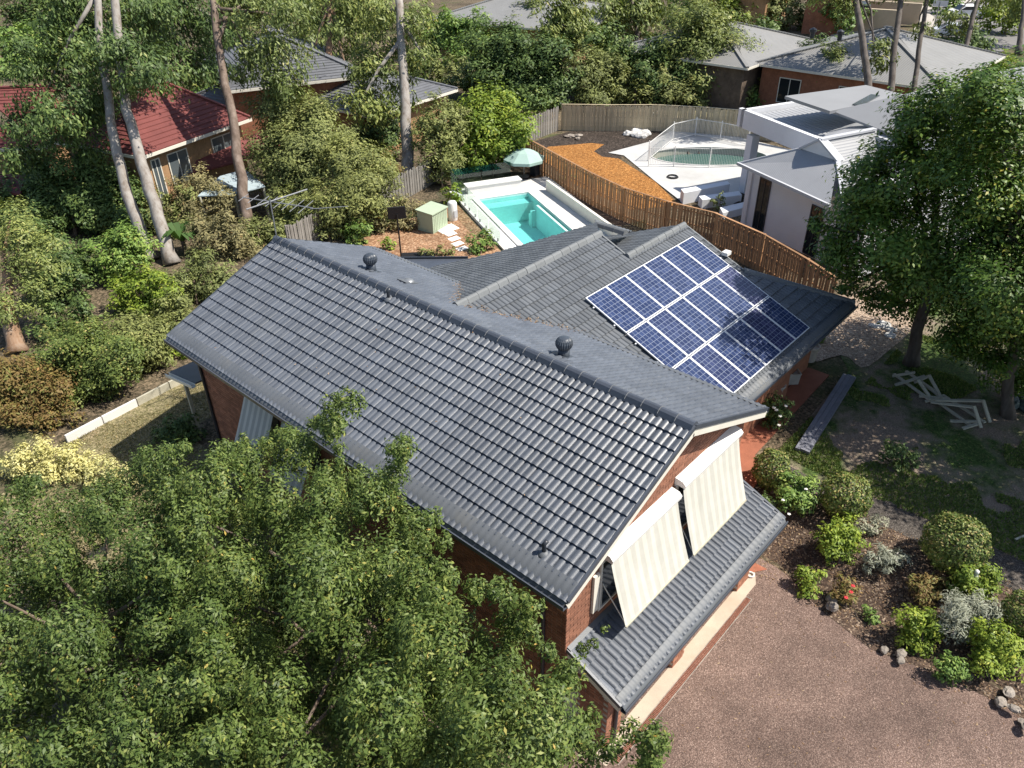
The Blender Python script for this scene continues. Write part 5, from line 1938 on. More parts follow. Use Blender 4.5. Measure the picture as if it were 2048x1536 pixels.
tr_sets = [
    ('pale timber trestle frame lying at the left of the shaded lawn', [((1788, 748, .9), (1860, 800, .95)), ((1812, 742, 1.1), (1880, 790, .95)), ((1785, 752, .85), (1830, 745, 1.2)), ((1790, 770, .85), (1850, 752, 1.2))]),
    ('pale timber trestle frame lying in the middle of the heap', [((1836, 760, 1.3), (1864, 800, .9)), ((1858, 750, 1.35), (1882, 795, .9)), ((1838, 792, .9), (1900, 798, .95)), ((1828, 765, 1.0), (1858, 752, 1.3)), ((1850, 803, .85), (1885, 793, 1.1))]),
    ('pale timber trestle frame leaning at the right of the heap', [((1870, 800, 1.15), (1968, 802, 1.35)), ((1862, 804, 1.0), (1950, 815, 1.3)), ((1948, 812, 1.35), (1962, 856, .85)), ((1966, 800, 1.4), (1980, 845, .85)), ((1900, 842, .85), (1955, 843, 1.0)), ((1925, 857, .85), (1955, 848, 1.0))]),
    ('pale loose boards under the timber trestles', [((1885, 790, .92), (1970, 845, .9)), ((1870, 800, .9), (1940, 850, .9)), ((1850, 770, .95), (1890, 800, .92))])]
for lab, segs in tr_sets:
    f0 = P(segs[0][0][0], segs[0][0][1], .82)
    r_ = thing('timber_trestle', lab, 'trestle', f0, 'heap of timber trestles')
    for (a, b) in segs:
        MB().bar(P(*a), P(*b), .11, .05, up=(0, 0, 1)).build('board', M['timber_pale'], r_)
tpv = P(2020, 790, .8)
lumps('covered_mower', tpv, 6, .9, M['tarp'], 'dark tarpaulin covered bundle beside the trunk at the right edge', 'tarpaulin', .9, 9)
lumps('tarp_scrap', P(1772, 655, .82), 5, .55, M['sack'], 'pale crumpled sheet on the sunlit soil beyond the wing', 'sheet', .35, 12)
lumps('stone_edging', P(1680, 1215, .1), 3, .3, M['rock'], 'grey garden rock between the red shrub and the driveway', 'rock', .9, 21)
for k, (px, py, lab) in enumerate([(1655, 1200, 'pale rock at the left end of the garden bed edge'), (1790, 1300, 'flat grey rock beside the driveway shadow'), (1990, 1385, 'long dark rock at the bed corner near the right edge'), (2030, 1430, 'dark rock at the right end of the bed edge')]):
    lumps('garden_rock', P(px, py, .08), 2 + k % 2, .28, M['rock'], lab, 'rock', .8, 30 + k)['group'] = 'rocks edging the garden bed'
# white garden statue
st = P(1938, 1178, .75)
st.z = gz(st.x, st.y)
sb = MB().lathe(st, [(.11, 0), (.12, .08), (.07, .11), (.07, .22), (.11, .25), (.09, .36), (.10, .45), (.06, .52), (.04, .55), (.06, .59), (.06, .65), (.02, .69)], 14)
single('garden_statue', sb, M['stone_white'], 'small white garden figure among the lime green leaves', 'statue', None, st, smooth=True)
pbv = P(2030, 1080, .85)
single('loose_board', MB().bar(pbv + up * .02, P(2060, 1068, .85) + up * .02, .06, .03), M['timber_pale'], 'thin pale stick on the lawn at the right edge', 'stick', None, pbv)
# garden hose reel or bowl near the side wall under the tree
bw = P(508, 890, .9)
single('coiled_mat', MB().lathe((bw.x, bw.y, gz(bw.x, bw.y)), [(.3, 0), (.36, .12), (.34, .3), (.2, .42), (.08, .44)], 16), M['sack'], 'pale rounded bundle beside the side wall under the awning', 'bundle', None, (bw.x, bw.y, gz(bw.x, bw.y)), smooth=True)


# ================================================================== vegetation
def ground_at(px, py):
    z = .8
    for _ in range(4):
        p = P(px, py, z)
        z = gz(p.x, p.y, False)
    return P(px, py, z)


def leaf_mesh(name, tufts, ll, aspect, cover, mat, droop=0.0, seed=1, inner=.18, upb=.85, sub=9, spread=.25, plume=0.0):
    """many small leaf faces spread through tufts (centre, radius)"""
    rg = np.random.default_rng(seed)
    lw = ll * aspect
    cs, vs_, rn = [], [], []
    ns_ = []
    for (c, R) in tufts:
        n = max(12, int(cover * math.pi * R * R / (0.5 * ll * lw)))
        K = sub
        d = rg.normal(size=(K, 3))
        d[:, 2] = d[:, 2] * .8 + .25
        d /= np.linalg.norm(d, axis=1)[:, None]
        sc = d * (R * rg.uniform(.55, 1.0, (K, 1)))
        scr = rg.uniform(0, 1, K)
        n1 = int(n * (1 - inner))
        k = rg.integers(0, K, n1)
        g_ = np.clip(rg.normal(size=(n1, 3)), -1.9, 1.9)
        p1 = sc[k] + g_ * (R * spread) * np.array([1, 1, .8]) + d[k] * (np.abs(rg.normal(size=(n1, 1))) * R * .16)
        if plume > 0:
            p1 = sc[k] * .8 + g_ * (R * np.array([.13, .13, .30])) + np.array([0, 0, R * plume])
            g_ = g_ * np.array([1.6, 1.6, .25])
        r1 = .62 * rg.uniform(0, 1, n1) + .38 * scr[k]
        n2 = n - n1
        q = rg.normal(size=(n2, 3))
        q /= np.linalg.norm(q, axis=1)[:, None]
        p2 = q * (R * rg.uniform(.05, .9, (n2, 1)) ** .6)
        cs.append(np.vstack([p1, p2]) + np.array(c))
        ns_.append(np.vstack([d[k] * .75 + g_ * .3, q * .6]))
        rn.append(np.concatenate([r1, rg.uniform(0, 1, n2)]))
    p = np.vstack(cs)
    rn = np.clip(np.concatenate(rn), 0, 1)
    n = len(p)
    nn = np.vstack(ns_) + np.array([0, 0, upb]) + rg.normal(size=(n, 3)) * .33
    nn /= np.linalg.norm(nn, axis=1)[:, None] + 1e-9
    t = rg.normal(size=(n, 3)) + np.array([0, 0, -2.2 * droop])
    if droop > 0:
        nn = np.vstack(ns_) * .8 + rg.normal(size=(n, 3)) * .45 + np.array([.25, -.3, .45])
        nn /= np.linalg.norm(nn, axis=1)[:, None]
    t -= nn * (t * nn).sum(1)[:, None]
    t /= np.linalg.norm(t, axis=1)[:, None] + 1e-9
    b = np.cross(nn, t)
    s = rg.uniform(.65, 1.3, (n, 1))
    L, W = ll * s * .5, lw * s * .5
    fold = nn * (W * .35)
    v = np.empty((n, 4, 3), np.float32)
    v[:, 0] = p - t * L
    v[:, 1] = p + b * W + fold + t * L * .1
    v[:, 2] = p + t * L
    v[:, 3] = p - b * W + fold + t * L * .1
    me = bpy.data.meshes.new(name)
    me.vertices.add(n * 4)
    me.vertices.foreach_set('co', v.reshape(-1))
    me.loops.add(n * 4)
    me.loops.foreach_set('vertex_index', np.arange(n * 4, dtype=np.int32))
    me.polygons.add(n)
    me.polygons.foreach_set('loop_start', np.arange(0, n * 4, 4, dtype=np.int32))
    at = me.attributes.new('rnd', 'FLOAT', 'FACE')
    at.data.foreach_set('value', rn.astype(np.float32))
    me.materials.append(mat)
    me.update(calc_edges=True)
    return me


N_LEAF = [0]


def trunk_obj(root, base, pts, r0, r1, mat, limbs=()):
    mb_ = MB()
    n = len(pts)
    # refine with slight wobble
    P_ = []
    for i in range(n - 1):
        for k in range(3):
            q = Vector(pts[i]).lerp(Vector(pts[i + 1]), k / 3)
            if i + k:
                q += Vector((random.uniform(-1, 1), random.uniform(-1, 1), 0)) * r0 * .18
            P_.append(q)
    P_.append(Vector(pts[-1]))
    m_ = len(P_)
    rad = [r0 + (r1 - r0) * (i / (m_ - 1)) for i in range(m_)]
    rad[0] *= 1.35
    mb_.tube(P_, rad, 10)
    for (a, b, ra) in limbs:
        a, b = Vector(a), Vector(b)
        mid = a.lerp(b, .5) + Vector((random.uniform(-.2, .2), random.uniform(-.2, .2), random.uniform(-.05, .25))) * (b - a).length * .4
        mb_.tube([a, a.lerp(mid, .5), mid, mid.lerp(b, .6), b], [ra, ra * .8, ra * .62, ra * .45, ra * .22], 6)
    return mb_.build('trunk', mat, root, True)


def bark_mat(name, a, b, c, sc=3.0):
    m, nt, bs = nmat(name)
    v = coords(nt)
    mp = nt.nodes.new('ShaderNodeMapping')
    mp.inputs['Scale'].default_value = (1, 1, .28)
    nt.links.new(v, mp.inputs[0])
    n1 = noise(nt, sc, 4, .7, mp.outputs[0])
    cc = ramp(nt, n1.outputs[0], [(.32, a), (.5, b), (.68, c)]).outputs[0]
    nt.links.new(cc, bs.inputs['Base Color'])
    bs.inputs['Roughness'].default_value = .85
    bump(nt, bs, n1.outputs[0], .5, .04)
    return m


bark_mat('bark_gum', (0.19, 0.15, 0.12), (0.31, 0.28, 0.25), (0.38, 0.355, 0.325))
bark_mat('bark_brown', (0.10, 0.07, 0.05), (0.18, 0.13, 0.10), (0.27, 0.21, 0.17))
bark_mat('bark_rust', (0.20, 0.11, 0.06), (0.30, 0.19, 0.12), (0.36, 0.27, 0.20))
bark_mat('bark_dark', (0.07, 0.055, 0.045), (0.12, 0.10, 0.085), (0.19, 0.16, 0.14))

SP = {  # leaf length (photo px), width ratio, cover, droop, material
    'euc': (10, .34, 2.9, 1.0, 'leaf_euc'),
    'eucd': (10, .36, 3.2, 1.0, 'leaf_dark'),
    'olive': (8, .34, 2.5, 0.0, 'leaf_olive'),
    'dry': (8, .30, 2.0, 0.0, 'leaf_dry'),
    'dark': (8, .42, 2.5, 0.0, 'leaf_dark'),
    'lime': (8, .45, 2.5, 0.0, 'leaf_lime'),
    'bright': (8, .42, 2.5, 0.0, 'leaf_bright'),
    'glossy': (8.5, .44, 2.5, 0.0, 'leaf_glossy'),
    'yellow': (7, .45, 2.0, 0.0, 'leaf_yellow'),
    'silver': (11, .18, 1.9, 0.0, 'leaf_silver'),
    'box': (6, .5, 2.6, 0.0, 'leaf_box'),
    'rust': (8, .36, 1.9, 0.0, 'leaf_rust'),
    'fine': (8, .32, 2.3, 0.0, 'leaf_euc'),
}
SEED = [100]


def plant(name, label, cat, base, blobs, sp, group=None, trunk=None, tw=10, bark='bark_brown', limbs=4, dd=0.0, lean=0.0, leafpx=None, cov_k=1.0, dup=0):
    """blobs: (px,py,rpx[,depth offset m]) seen in the photograph, all standing round the base's own distance"""
    SEED[0] += 1
    rg = random.Random(SEED[0])
    b = ground_at(*base)
    d0 = depth_of(b) + dd
    root = thing(name, label, cat, b, group)
    lp, asp, cov, droop, mat = SP[sp]
    lp = leafpx or lp
    tufts = []
    for q in blobs:
        R = q[2] * d0 / FPX
        off = q[3] if len(q) > 3 else (rg.uniform(-.3, 1.7) * R if name == 'gum_tree' and trunk else rg.uniform(-1, 1) * R * .9)
        off += lean * (base[1] - q[1]) / 500.0
        c = D(q[0], q[1], d0 + off)
        tufts.append((c - b, R))
        for _ in range(dup):
            c2 = D(q[0] + rg.uniform(-.6, .6) * q[2], q[1] + rg.uniform(-.5, .6) * q[2], d0 + off + rg.uniform(.3, 1.5) * R)
            tufts.append((c2 - b, R * .85))
    me = leaf_mesh('crown', [((c.x, c.y, max(c.z, R * .25)), R) for c, R in tufts], lp * d0 / FPX, asp, cov * cov_k, M[mat], droop, SEED[0])
    N_LEAF[0] += len(me.polygons)
    mesh_obj('crown', me, None, root)
    k = d0 / FPX
    if trunk:
        tp_ = [b] + [D(px, py, d0 + lean * (base[1] - py) / 500.0) for px, py in trunk]
        lim = []
        for q in rg.sample(tufts, min(limbs, len(tufts))):
            a = tp_[-1].lerp(tp_[max(0, len(tp_) - 2)], rg.uniform(0, .9))
            lim.append((a, b + q[0], tw * k * .2))
        trunk_obj(root, b, tp_, tw * k * .5, tw * k * .28, M[bark], lim)
    else:
        zc = max(t[0].z for t in tufts)
        cx = sum(t[0].x for t in tufts) / len(tufts)
        cy = sum(t[0].y for t in tufts) / len(tufts)
        top = b + Vector((cx * .6, cy * .6, max(.25, zc * .6)))
        trunk_obj(root, b, [b - Vector((0, 0, .05)), b.lerp(top, .5), top], max(.02, tw * k * .3), max(.012, tw * k * .15), M[bark], [(top, b + t[0], max(.012, tw * k * .12)) for t in tufts[:limbs]])
    return root


def ell(cx, cy, rx, ry, n, f=.42, seed=0):
    """n overlapping foliage masses filling an ellipse of the photograph"""
    rg = random.Random(int(cx * 7 + cy * 13 + seed))
    out = []
    r = min(rx, ry) * f
    for k in range(n):
        a = k * 2.39996 + rg.uniform(-.4, .4)
        q = math.sqrt((k + .5) / n) * .78
        out.append((cx + rx * q * math.cos(a), cy + ry * q * math.sin(a), r * rg.uniform(.75, 1.2)))
    return out


# ---------------------------------------------------------------- the two trees in the foreground
def fg_tree(label, base, poly, n, trunk_top, seed, zlo, zhi, extra=()):
    rg = random.Random(seed)
    b = Vector((base[0], base[1], gz(base[0], base[1])))
    root = thing('leafy_tree', label, 'tree', b)
    x0, x1 = min(p[0] for p in poly), max(p[0] for p in poly)
    y0, y1 = min(p[1] for p in poly), max(p[1] for p in poly)

    def inside(x, y):
        c = False
        for i in range(len(poly)):
            ax, ay = poly[i]
            bx, by = poly[i - 1]
            if (ay > y) != (by > y) and x < (bx - ax) * (y - ay) / (by - ay) + ax:
                c = not c
        return c
    tufts, under = [], []
    tries = 0
    while len(tufts) < n and tries < 9000:
        tries += 1
        px, py = rg.uniform(x0, x1), rg.uniform(y0, y1)
        if not inside(px, py):
            continue
        z = rg.uniform(zlo, zhi)
        q = P(px, py, z)
        if q.x > -4.75:
            q = PX(px, py, -4.75 - rg.uniform(0, .6))
            if q.z > zhi + 1.4:
                continue
        R = rg.uniform(.5, 1.05)
        # keep the mass inside the outline
        rp = R * FPX / depth_of(q)
        for _ in range(3):
            if not all(inside(px + rp * .8 * math.cos(a), py + rp * .8 * math.sin(a)) for a in (0, .8, 1.57, 2.4, 3.14, 4.0, 4.71, 5.5)):
                R *= .68
                rp *= .68
        if R < .14 or any((q - c).length < .80 * (R + r_) for c, r_ in tufts):
            continue
        tufts.append((q, R))
        if R > .3:
            under.append((q + Vector((rg.uniform(-.4, .4), rg.uniform(-.4, .4), -R - rg.uniform(1.4, 2.4))), R * .9))
    print('tufts', len(tufts), tries)
    tufts += under
    ext = [(PX(px, py, x), R) for (px, py, x, R) in extra]
    me = leaf_mesh('crown', [((c.x - b.x, c.y - b.y, c.z - b.z), R) for c, R in tufts + ext], .084, .40, 2.2, M['leaf_fg'], 0, seed, .14, .6, 22, .20, plume=.1)
    N_LEAF[0] += len(me.polygons)
    mesh_obj('crown', me, None, root)
    top = Vector((b.x + trunk_top[0], b.y + trunk_top[1], trunk_top[2]))
    lim = [(b.lerp(top, rg.uniform(.45, 1)), q - Vector((0, 0, .2)), .06) for q, R in rg.sample([t for t in tufts if t[1] > .35], 22)]
    trunk_obj(root, b, [b, b.lerp(top, .35) + Vector((.1, -.1, 0)), b.lerp(top, .7), top], .2, .1, M['bark_brown'], lim)
    return root


FGP = [(330, 905), (400, 880), (440, 905), (480, 870), (520, 900), (560, 850), (610, 865), (640, 805), (690, 770), (705, 800), (690, 900), (685, 940), (760, 960), (800, 890), (815, 900), (800, 970), (880, 1050), (892, 1090), (860, 1120), (905, 1140), (900, 1200), (990, 1160), (1060, 1210), (1100, 1260), (1060, 1300), (1150, 1320), (1130, 1400), (1200, 1440), (1190, 1480), (1290, 1450), (1335, 1490), (1330, 1620), (420, 1620), (380, 1400), (330, 1150)]
fg_tree('dense leafy green tree rising against the long side of the house', (-7.0, 2.5), FGP, 190, (.3, .4, 5.0), 41, 4.2, 7.0,
        extra=[(665, 835, -4.9, .22), (675, 805, -4.9, .18), (660, 870, -4.95, .28), (640, 850, -5.0, .22), (800, 930, -4.9, .18), (806, 905, -4.9, .13), (1210, 1260, -4.1, .10), (1185, 1290, -4.1, .14), (1165, 1300, -4.2, .16), (560, 870, -5.0, .2), (470, 895, -5.4, .2)])
FGL = [(-60, 950), (0, 985), (60, 960), (140, 975), (240, 950), (290, 900), (350, 900), (420, 1100), (450, 1400), (480, 1620), (-60, 1620)]
fg_tree('leafy green tree filling the lower left corner', (-10.0, 6.5), FGL, 110, (.2, .2, 4.6), 42, 3.6, 6.2)

# ---------------------------------------------------------------- big trees on the right
plant('leafy_tree', 'broad dark glossy tree shading the solar panels', 'tree', (1822, 728),
      [(1668, 478, 30), (1640, 452, 18), (1715, 430, 50), (1770, 480, 80), (1700, 515, 45), (1810, 400, 80), (1880, 480, 90), (1850, 560, 80), (1780, 550, 50), (1900, 610, 70), (1840, 320, 62), (1750, 370, 45), (1900, 290, 75), (1850, 230, 45), (1815, 250, 30), (1880, 200, 35), (1760, 310, 34), (1930, 230, 45), (1730, 580, 30), (1700, 562, 22), (1790, 600, 34), (1672, 510, 22), (1960, 160, 26), (1800, 290, 24), (1745, 400, 26)],
      'glossy', trunk=[(1835, 660), (1858, 580), (1870, 480)], tw=26, bark='bark_dark', limbs=9, lean=-6.0, cov_k=1.1, dup=1)
plant('leafy_tree', 'tall dark glossy tree at the right edge', 'tree', (2015, 832),
      [(1990, 240, 65), (2045, 190, 55), (1960, 190, 40), (2030, 340, 85), (1970, 370, 75), (2000, 450, 85), (2060, 540, 100), (1970, 560, 75), (1960, 660, 60), (2030, 660, 80), (2070, 740, 60), (1910, 690, 40), (1985, 730, 40), (2090, 420, 90), (2100, 300, 80)],
      'glossy', trunk=[(2018, 760), (2035, 640), (2040, 520)], tw=24, bark='bark_dark', limbs=8, lean=-4.5, cov_k=1.1, dup=1)
# trees just outside the frame on the right: their shade lies on the lawn


def side_tree(label, x, y, h, r, sp='glossy'):
    SEED[0] += 1
    rg = random.Random(SEED[0])
    b = Vector((x, y, gz(x, y)))
    root = thing('leafy_tree', label, 'tree', b, 'trees along the right boundary')
    tufts = []
    for k in range(26):
        a, q = rg.uniform(0, 6.28), math.sqrt(rg.random())
        tufts.append(((r * q * math.cos(a), r * q * math.sin(a), h - r * .5 + rg.uniform(-.5, .5) * r), r * rg.uniform(.32, .44)))
    me = leaf_mesh('crown', tufts, .20, .45, 1.0, M['leaf_glossy'], 0, SEED[0])
    mesh_obj('crown', me, None, root)
    trunk_obj(root, b, [b, b + Vector((.2, .1, h * .4)), b + Vector((.1, .3, h * .75))], .22, .12, M['bark_dark'], [(b + Vector((.1, .2, h * .5)), b + Vector(t[0]), .07) for t in tufts[:8]])


side_tree('shade tree beyond the right edge nearest the lawn trestles', 14.6, -7.3, 7.6, 3.6)
side_tree('shade tree beyond the right edge beside the garden path', 12.6, -8.3, 6.8, 2.7)
side_tree('shade tree beyond the right edge behind the lawn', 18.0, -6.0, 8.0, 3.4)

# ---------------------------------------------------------------- tall gums on the left
GG = 'tall gum trees on the left'
plant('gum_tree', 'tall gum with a smooth grey trunk leaning left, second trunk from the antenna', 'tree', (345, 528),
      [(230, 60, 69), (200, 190, 67), (300, 150, 58), (290, 40, 62), (180, 280, 43), (235, 130, 56), (180, 20, 67)],
      'eucd', GG, trunk=[(325, 460), (300, 380), (275, 300), (255, 220), (238, 110), (225, -60)], tw=27, bark='bark_gum', limbs=1)
plant('gum_tree', 'tall gum with a pale leaning trunk left of the twin gum', 'tree', (302, 520),
      [(150, 110, 65), (90, 190, 62), (60, 260, 47), (110, 270, 50), (130, 40, 56), (60, 120, 45), (160, 230, 54), (40, 320, 34)],
      'eucd', GG, trunk=[(280, 460), (255, 390), (235, 310), (220, 240), (205, 120), (190, -50)], tw=25, bark='bark_gum', limbs=1)
plant('gum_tree', 'tall forked gum in front of the red roof', 'tree', (390, 360),
      [(340, 20, 62), (390, 90, 62), (425, 150, 43), (330, 100, 50), (365, 150, 47), (440, 40, 50), (380, -20, 67), (300, 90, 39)],
      'eucd', GG, trunk=[(378, 300), (362, 240), (345, 190), (332, 110), (318, -20)], tw=22, bark='bark_gum', limbs=4)
plant('gum_tree', 'tall straight gum with a brown peeling trunk next to the antenna', 'tree', (501, 478),
      [(520, 50, 58), (560, 120, 62), (505, 130, 40), (600, 40, 50), (480, 0, 45), (545, 185, 40), (585, 175, 38), (530, -20, 56)],
      'euc', GG, trunk=[(487, 380), (475, 310), (458, 200), (440, 110), (420, -40)], tw=24, bark='bark_brown', limbs=4)
plant('gum_tree', 'slim gum with orange-grey trunk above the olive bushes', 'tree', (640, 275),
      [(640, 40, 50), (700, 60, 54), (690, 130, 47), (735, 20, 50), (625, 120, 40), (650, 185, 34), (705, 180, 36), (680, 0, 50)],
      'euc', GG, trunk=[(648, 210), (655, 140), (660, 60), (663, -40)], tw=18, bark='bark_rust', limbs=4)
plant('gum_tree', 'thick pale grey gum trunk left of the leafy lime tree', 'tree', (816, 372),
      [(770, 110, 56), (830, 60, 47), (745, 160, 49), (795, 175, 45), (850, 120, 34), (760, 40, 47), (715, 215, 40), (760, 230, 31)],
      'euc', GG, trunk=[(814, 300), (811, 220), (806, 150), (797, -30)], tw=27, bark='bark_gum', limbs=4)
plant('tree', 'old rusty-barked tree with grey-green foliage at the left edge', 'tree', (35, 705),
      [(40, 480, 50), (80, 530, 45), (30, 560, 50), (70, 590, 40), (20, 440, 45), (95, 490, 31), (10, 620, 34)], 'fine', None, trunk=[(22, 650), (12, 600), (25, 520)], tw=34, bark='bark_rust', limbs=4)

# ---------------------------------------------------------------- trees and bushes behind the house
BG_ = 'trees behind the house'
rows = [
    # name, label, base, ellipse, n, species
    ('tree', 'large olive green bushy tree behind the antenna', (575, 440), (585, 285, 85, 105), 20, 'olive'),
    ('tree', 'yellow-olive bushy tree right of the antenna', (690, 470), (705, 375, 80, 95), 18, 'olive'),
    ('bush', 'low olive bush directly right of the antenna mast', (610, 475), (610, 435, 70, 55), 12, 'olive'),
    ('bush', 'sparse dry olive bush in front of the patio cover', (400, 470), (400, 395, 80, 48), 14, 'dry'),
    ('bush', 'dry twiggy bush below the patio cover', (430, 520), (430, 470, 70, 45), 12, 'dry'),
    ('tree', 'slender olive sapling tree between the big gum and the lime tree', (885, 380), (880, 270, 48, 88), 16, 'olive'),
    ('tree', 'rounded lime green leafy tree beside the pool umbrella', (985, 352), (985, 258, 66, 78), 22, 'lime'),
    ('tree', 'dark small-leaved tree between the two pool-side trees', (930, 345), (930, 300, 40, 60), 10, 'bright'),
    ('bush', 'dark undergrowth left of the big pale gum', (760, 330), (760, 275, 55, 50), 10, 'dark'),
    ('tree', 'dark broad tree behind the lime green tree', (1010, 215), (1010, 125, 68, 72), 18, 'dark'),
    ('tree', 'dark dense tree left of the pale fence', (1090, 215), (1085, 150, 62, 68), 16, 'dark'),
    ('tree', 'bright leafy crown above the long grey roof edge', (930, 140), (930, 75, 50, 55), 12, 'bright'),
    ('tree', 'leafy bright green tree top left of the dark broad tree', (872, 130), (868, 60, 40, 55), 10, 'bright'),
    ('gum_tree', 'wispy grey gum crown above the dark trees', (1140, 180), (1130, 60, 60, 60), 14, 'euc'),
    ('gum_tree', 'wispy gum with dark branching limbs in front of the wide grey roof', (1255, 115), (1255, 35, 75, 45), 12, 'euc'),
    ('tree', 'olive tree behind the left half of the pale fence', (1195, 210), (1195, 150, 55, 55), 12, 'olive'),
    ('tree', 'olive bush behind the middle of the pale fence', (1270, 212), (1270, 165, 62, 42), 12, 'olive'),
    ('tree', 'grey-green tree in front of the wide grey roof', (1410, 205), (1412, 112, 78, 92), 24, 'fine'),
    ('tree', 'dark green shrub tree left of the grey-green tree', (1335, 208), (1325, 140, 58, 66), 16, 'dark'),
    ('bush', 'low shrub behind the right end of the pale fence', (1470, 212), (1480, 185, 40, 28), 8, 'bright'),
    ('bush', 'pinkish green shrub against the far brick house wall', (1590, 190), (1580, 170, 30, 28), 6, 'fine'),
    ('tree', 'airy dark tree in front of the far hipped roof', (1655, 190), (1655, 125, 55, 52), 12, 'dark'),
    ('bush', 'shrub under the eave of the far hipped roof', (1530, 185), (1530, 155, 38, 34), 8, 'dark'),
    ('tree', 'yellow-green tree crowns at the top right of centre', (1480, 60), (1480, 15, 60, 35), 12, 'lime'),
    ('tree', 'yellow-green tree crown left of the orange brick house', (1580, 60), (1570, 20, 50, 38), 10, 'olive'),
    ('tree', 'pale green tree crown at the top above the wide roof', (1390, 50), (1385, 10, 60, 30), 10, 'bright'),
    ('tree', 'olive shrub beside the street retaining wall', (1850, 110), (1845, 80, 35, 30), 8, 'olive'),
    ('tree', 'dark tree between the street and the clothes line', (1935, 160), (1935, 105, 48, 55), 12, 'dark'),
    ('tree', 'yellow-green tree at the top right corner', (2010, 70), (2010, 25, 60, 38), 10, 'lime'),
    ('tree', 'lime bush in front of the far street kerb', (1985, 160), (1985, 130, 50, 35), 8, 'lime'),
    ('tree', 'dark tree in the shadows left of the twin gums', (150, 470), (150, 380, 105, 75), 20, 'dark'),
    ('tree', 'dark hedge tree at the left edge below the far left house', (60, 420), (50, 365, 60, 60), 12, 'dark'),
    ('bush', 'bright yellow-green bush beside the red roof end', (505, 275), (502, 262, 26, 22), 5, 'lime'),
    ('tree', 'light green tree behind the red roof', (395, 205), (395, 190, 45, 38), 8, 'bright'),
    ('tree', 'sunlit pale green tree at the far left', (40, 150), (40, 105, 55, 65), 12, 'bright'),
    ('tree', 'sunlit green tree at the top left corner', (70, 60), (60, 20, 70, 50), 10, 'dark'),
    ('bush', 'bright leafy shrub left of the pale leaning gum', (245, 570), (245, 510, 52, 55), 12, 'bright'),
    ('bush', 'rounded yellow-green bush in front of the gum trunks', (285, 640), (285, 590, 72, 50), 14, 'lime'),
    ('bush', 'loose olive bush below the gum trunk bases', (395, 610), (390, 560, 65, 50), 12, 'olive'),
    ('bush', 'spiky dry olive bush at the left end of the roof', (480, 520), (480, 500, 45, 40), 8, 'dry'),
    ('tree', 'tall dark thicket behind the bright shrub', (185, 560), (150, 530, 60, 55), 12, 'dark'),
    ('bush', 'small lime shrub beside the pool glass', (905, 412), (905, 390, 22, 22), 4, 'lime'),
    ('bush', 'leafy round shrub in front of the pool paving', (962, 508), (962, 483, 28, 24), 6, 'bright'),
    ('bush', 'low spreading shrub by the tiled roof edge', (875, 512), (872, 504, 42, 16), 6, 'olive'),
    ('bush', 'small bright yellow-green shrub at the foot of the backboard pole', (778, 500), (778, 488, 18, 14), 4, 'lime'),
    ('bush', 'thin dry shrub against the old grey fence', (815, 460), (815, 425, 36, 38), 8, 'dry'),
    ('bush', 'bright shrub at the left end of the old fence', (715, 490), (715, 465, 28, 28), 6, 'bright'),
    ('bush', 'dark shrub with rusty leaves right of the olive trees', (770, 395), (770, 350, 40, 40), 8, 'rust'),
    ('bush', 'small plant by the low white wall of the white house', (1440, 425), (1440, 405, 15, 22), 4, 'olive'),
    ('bush', 'small green shrub along the brown fence', (1138, 365), (1138, 352, 16, 16), 3, 'dark'),
    ('tree', 'grey-green gum crown in front of the dark tiled house', (600, 200), (590, 110, 60, 60), 12, 'euc'),
    ('tree', 'dark leafy tree between the dark tiled house and the orange house', (740, 260), (700, 225, 48, 45), 10, 'dark'),
    ('tree', 'grey-green tree in front of the long grey roof', (1060, 120), (1060, 55, 50, 50), 10, 'fine'),
    ('tree', 'dark green thicket behind the grey fence corner', (1060, 240), (1050, 205, 50, 36), 8, 'dark'),
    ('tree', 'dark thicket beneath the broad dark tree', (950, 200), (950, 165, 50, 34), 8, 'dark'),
    ('tree', 'olive tree behind the gum saplings at the top', (560, 40), (560, 15, 60, 40), 8, 'olive'),
    ('tree', 'dark leafy tree at the top left of centre', (760, 60), (740, 15, 60, 45), 10, 'dark'),
]
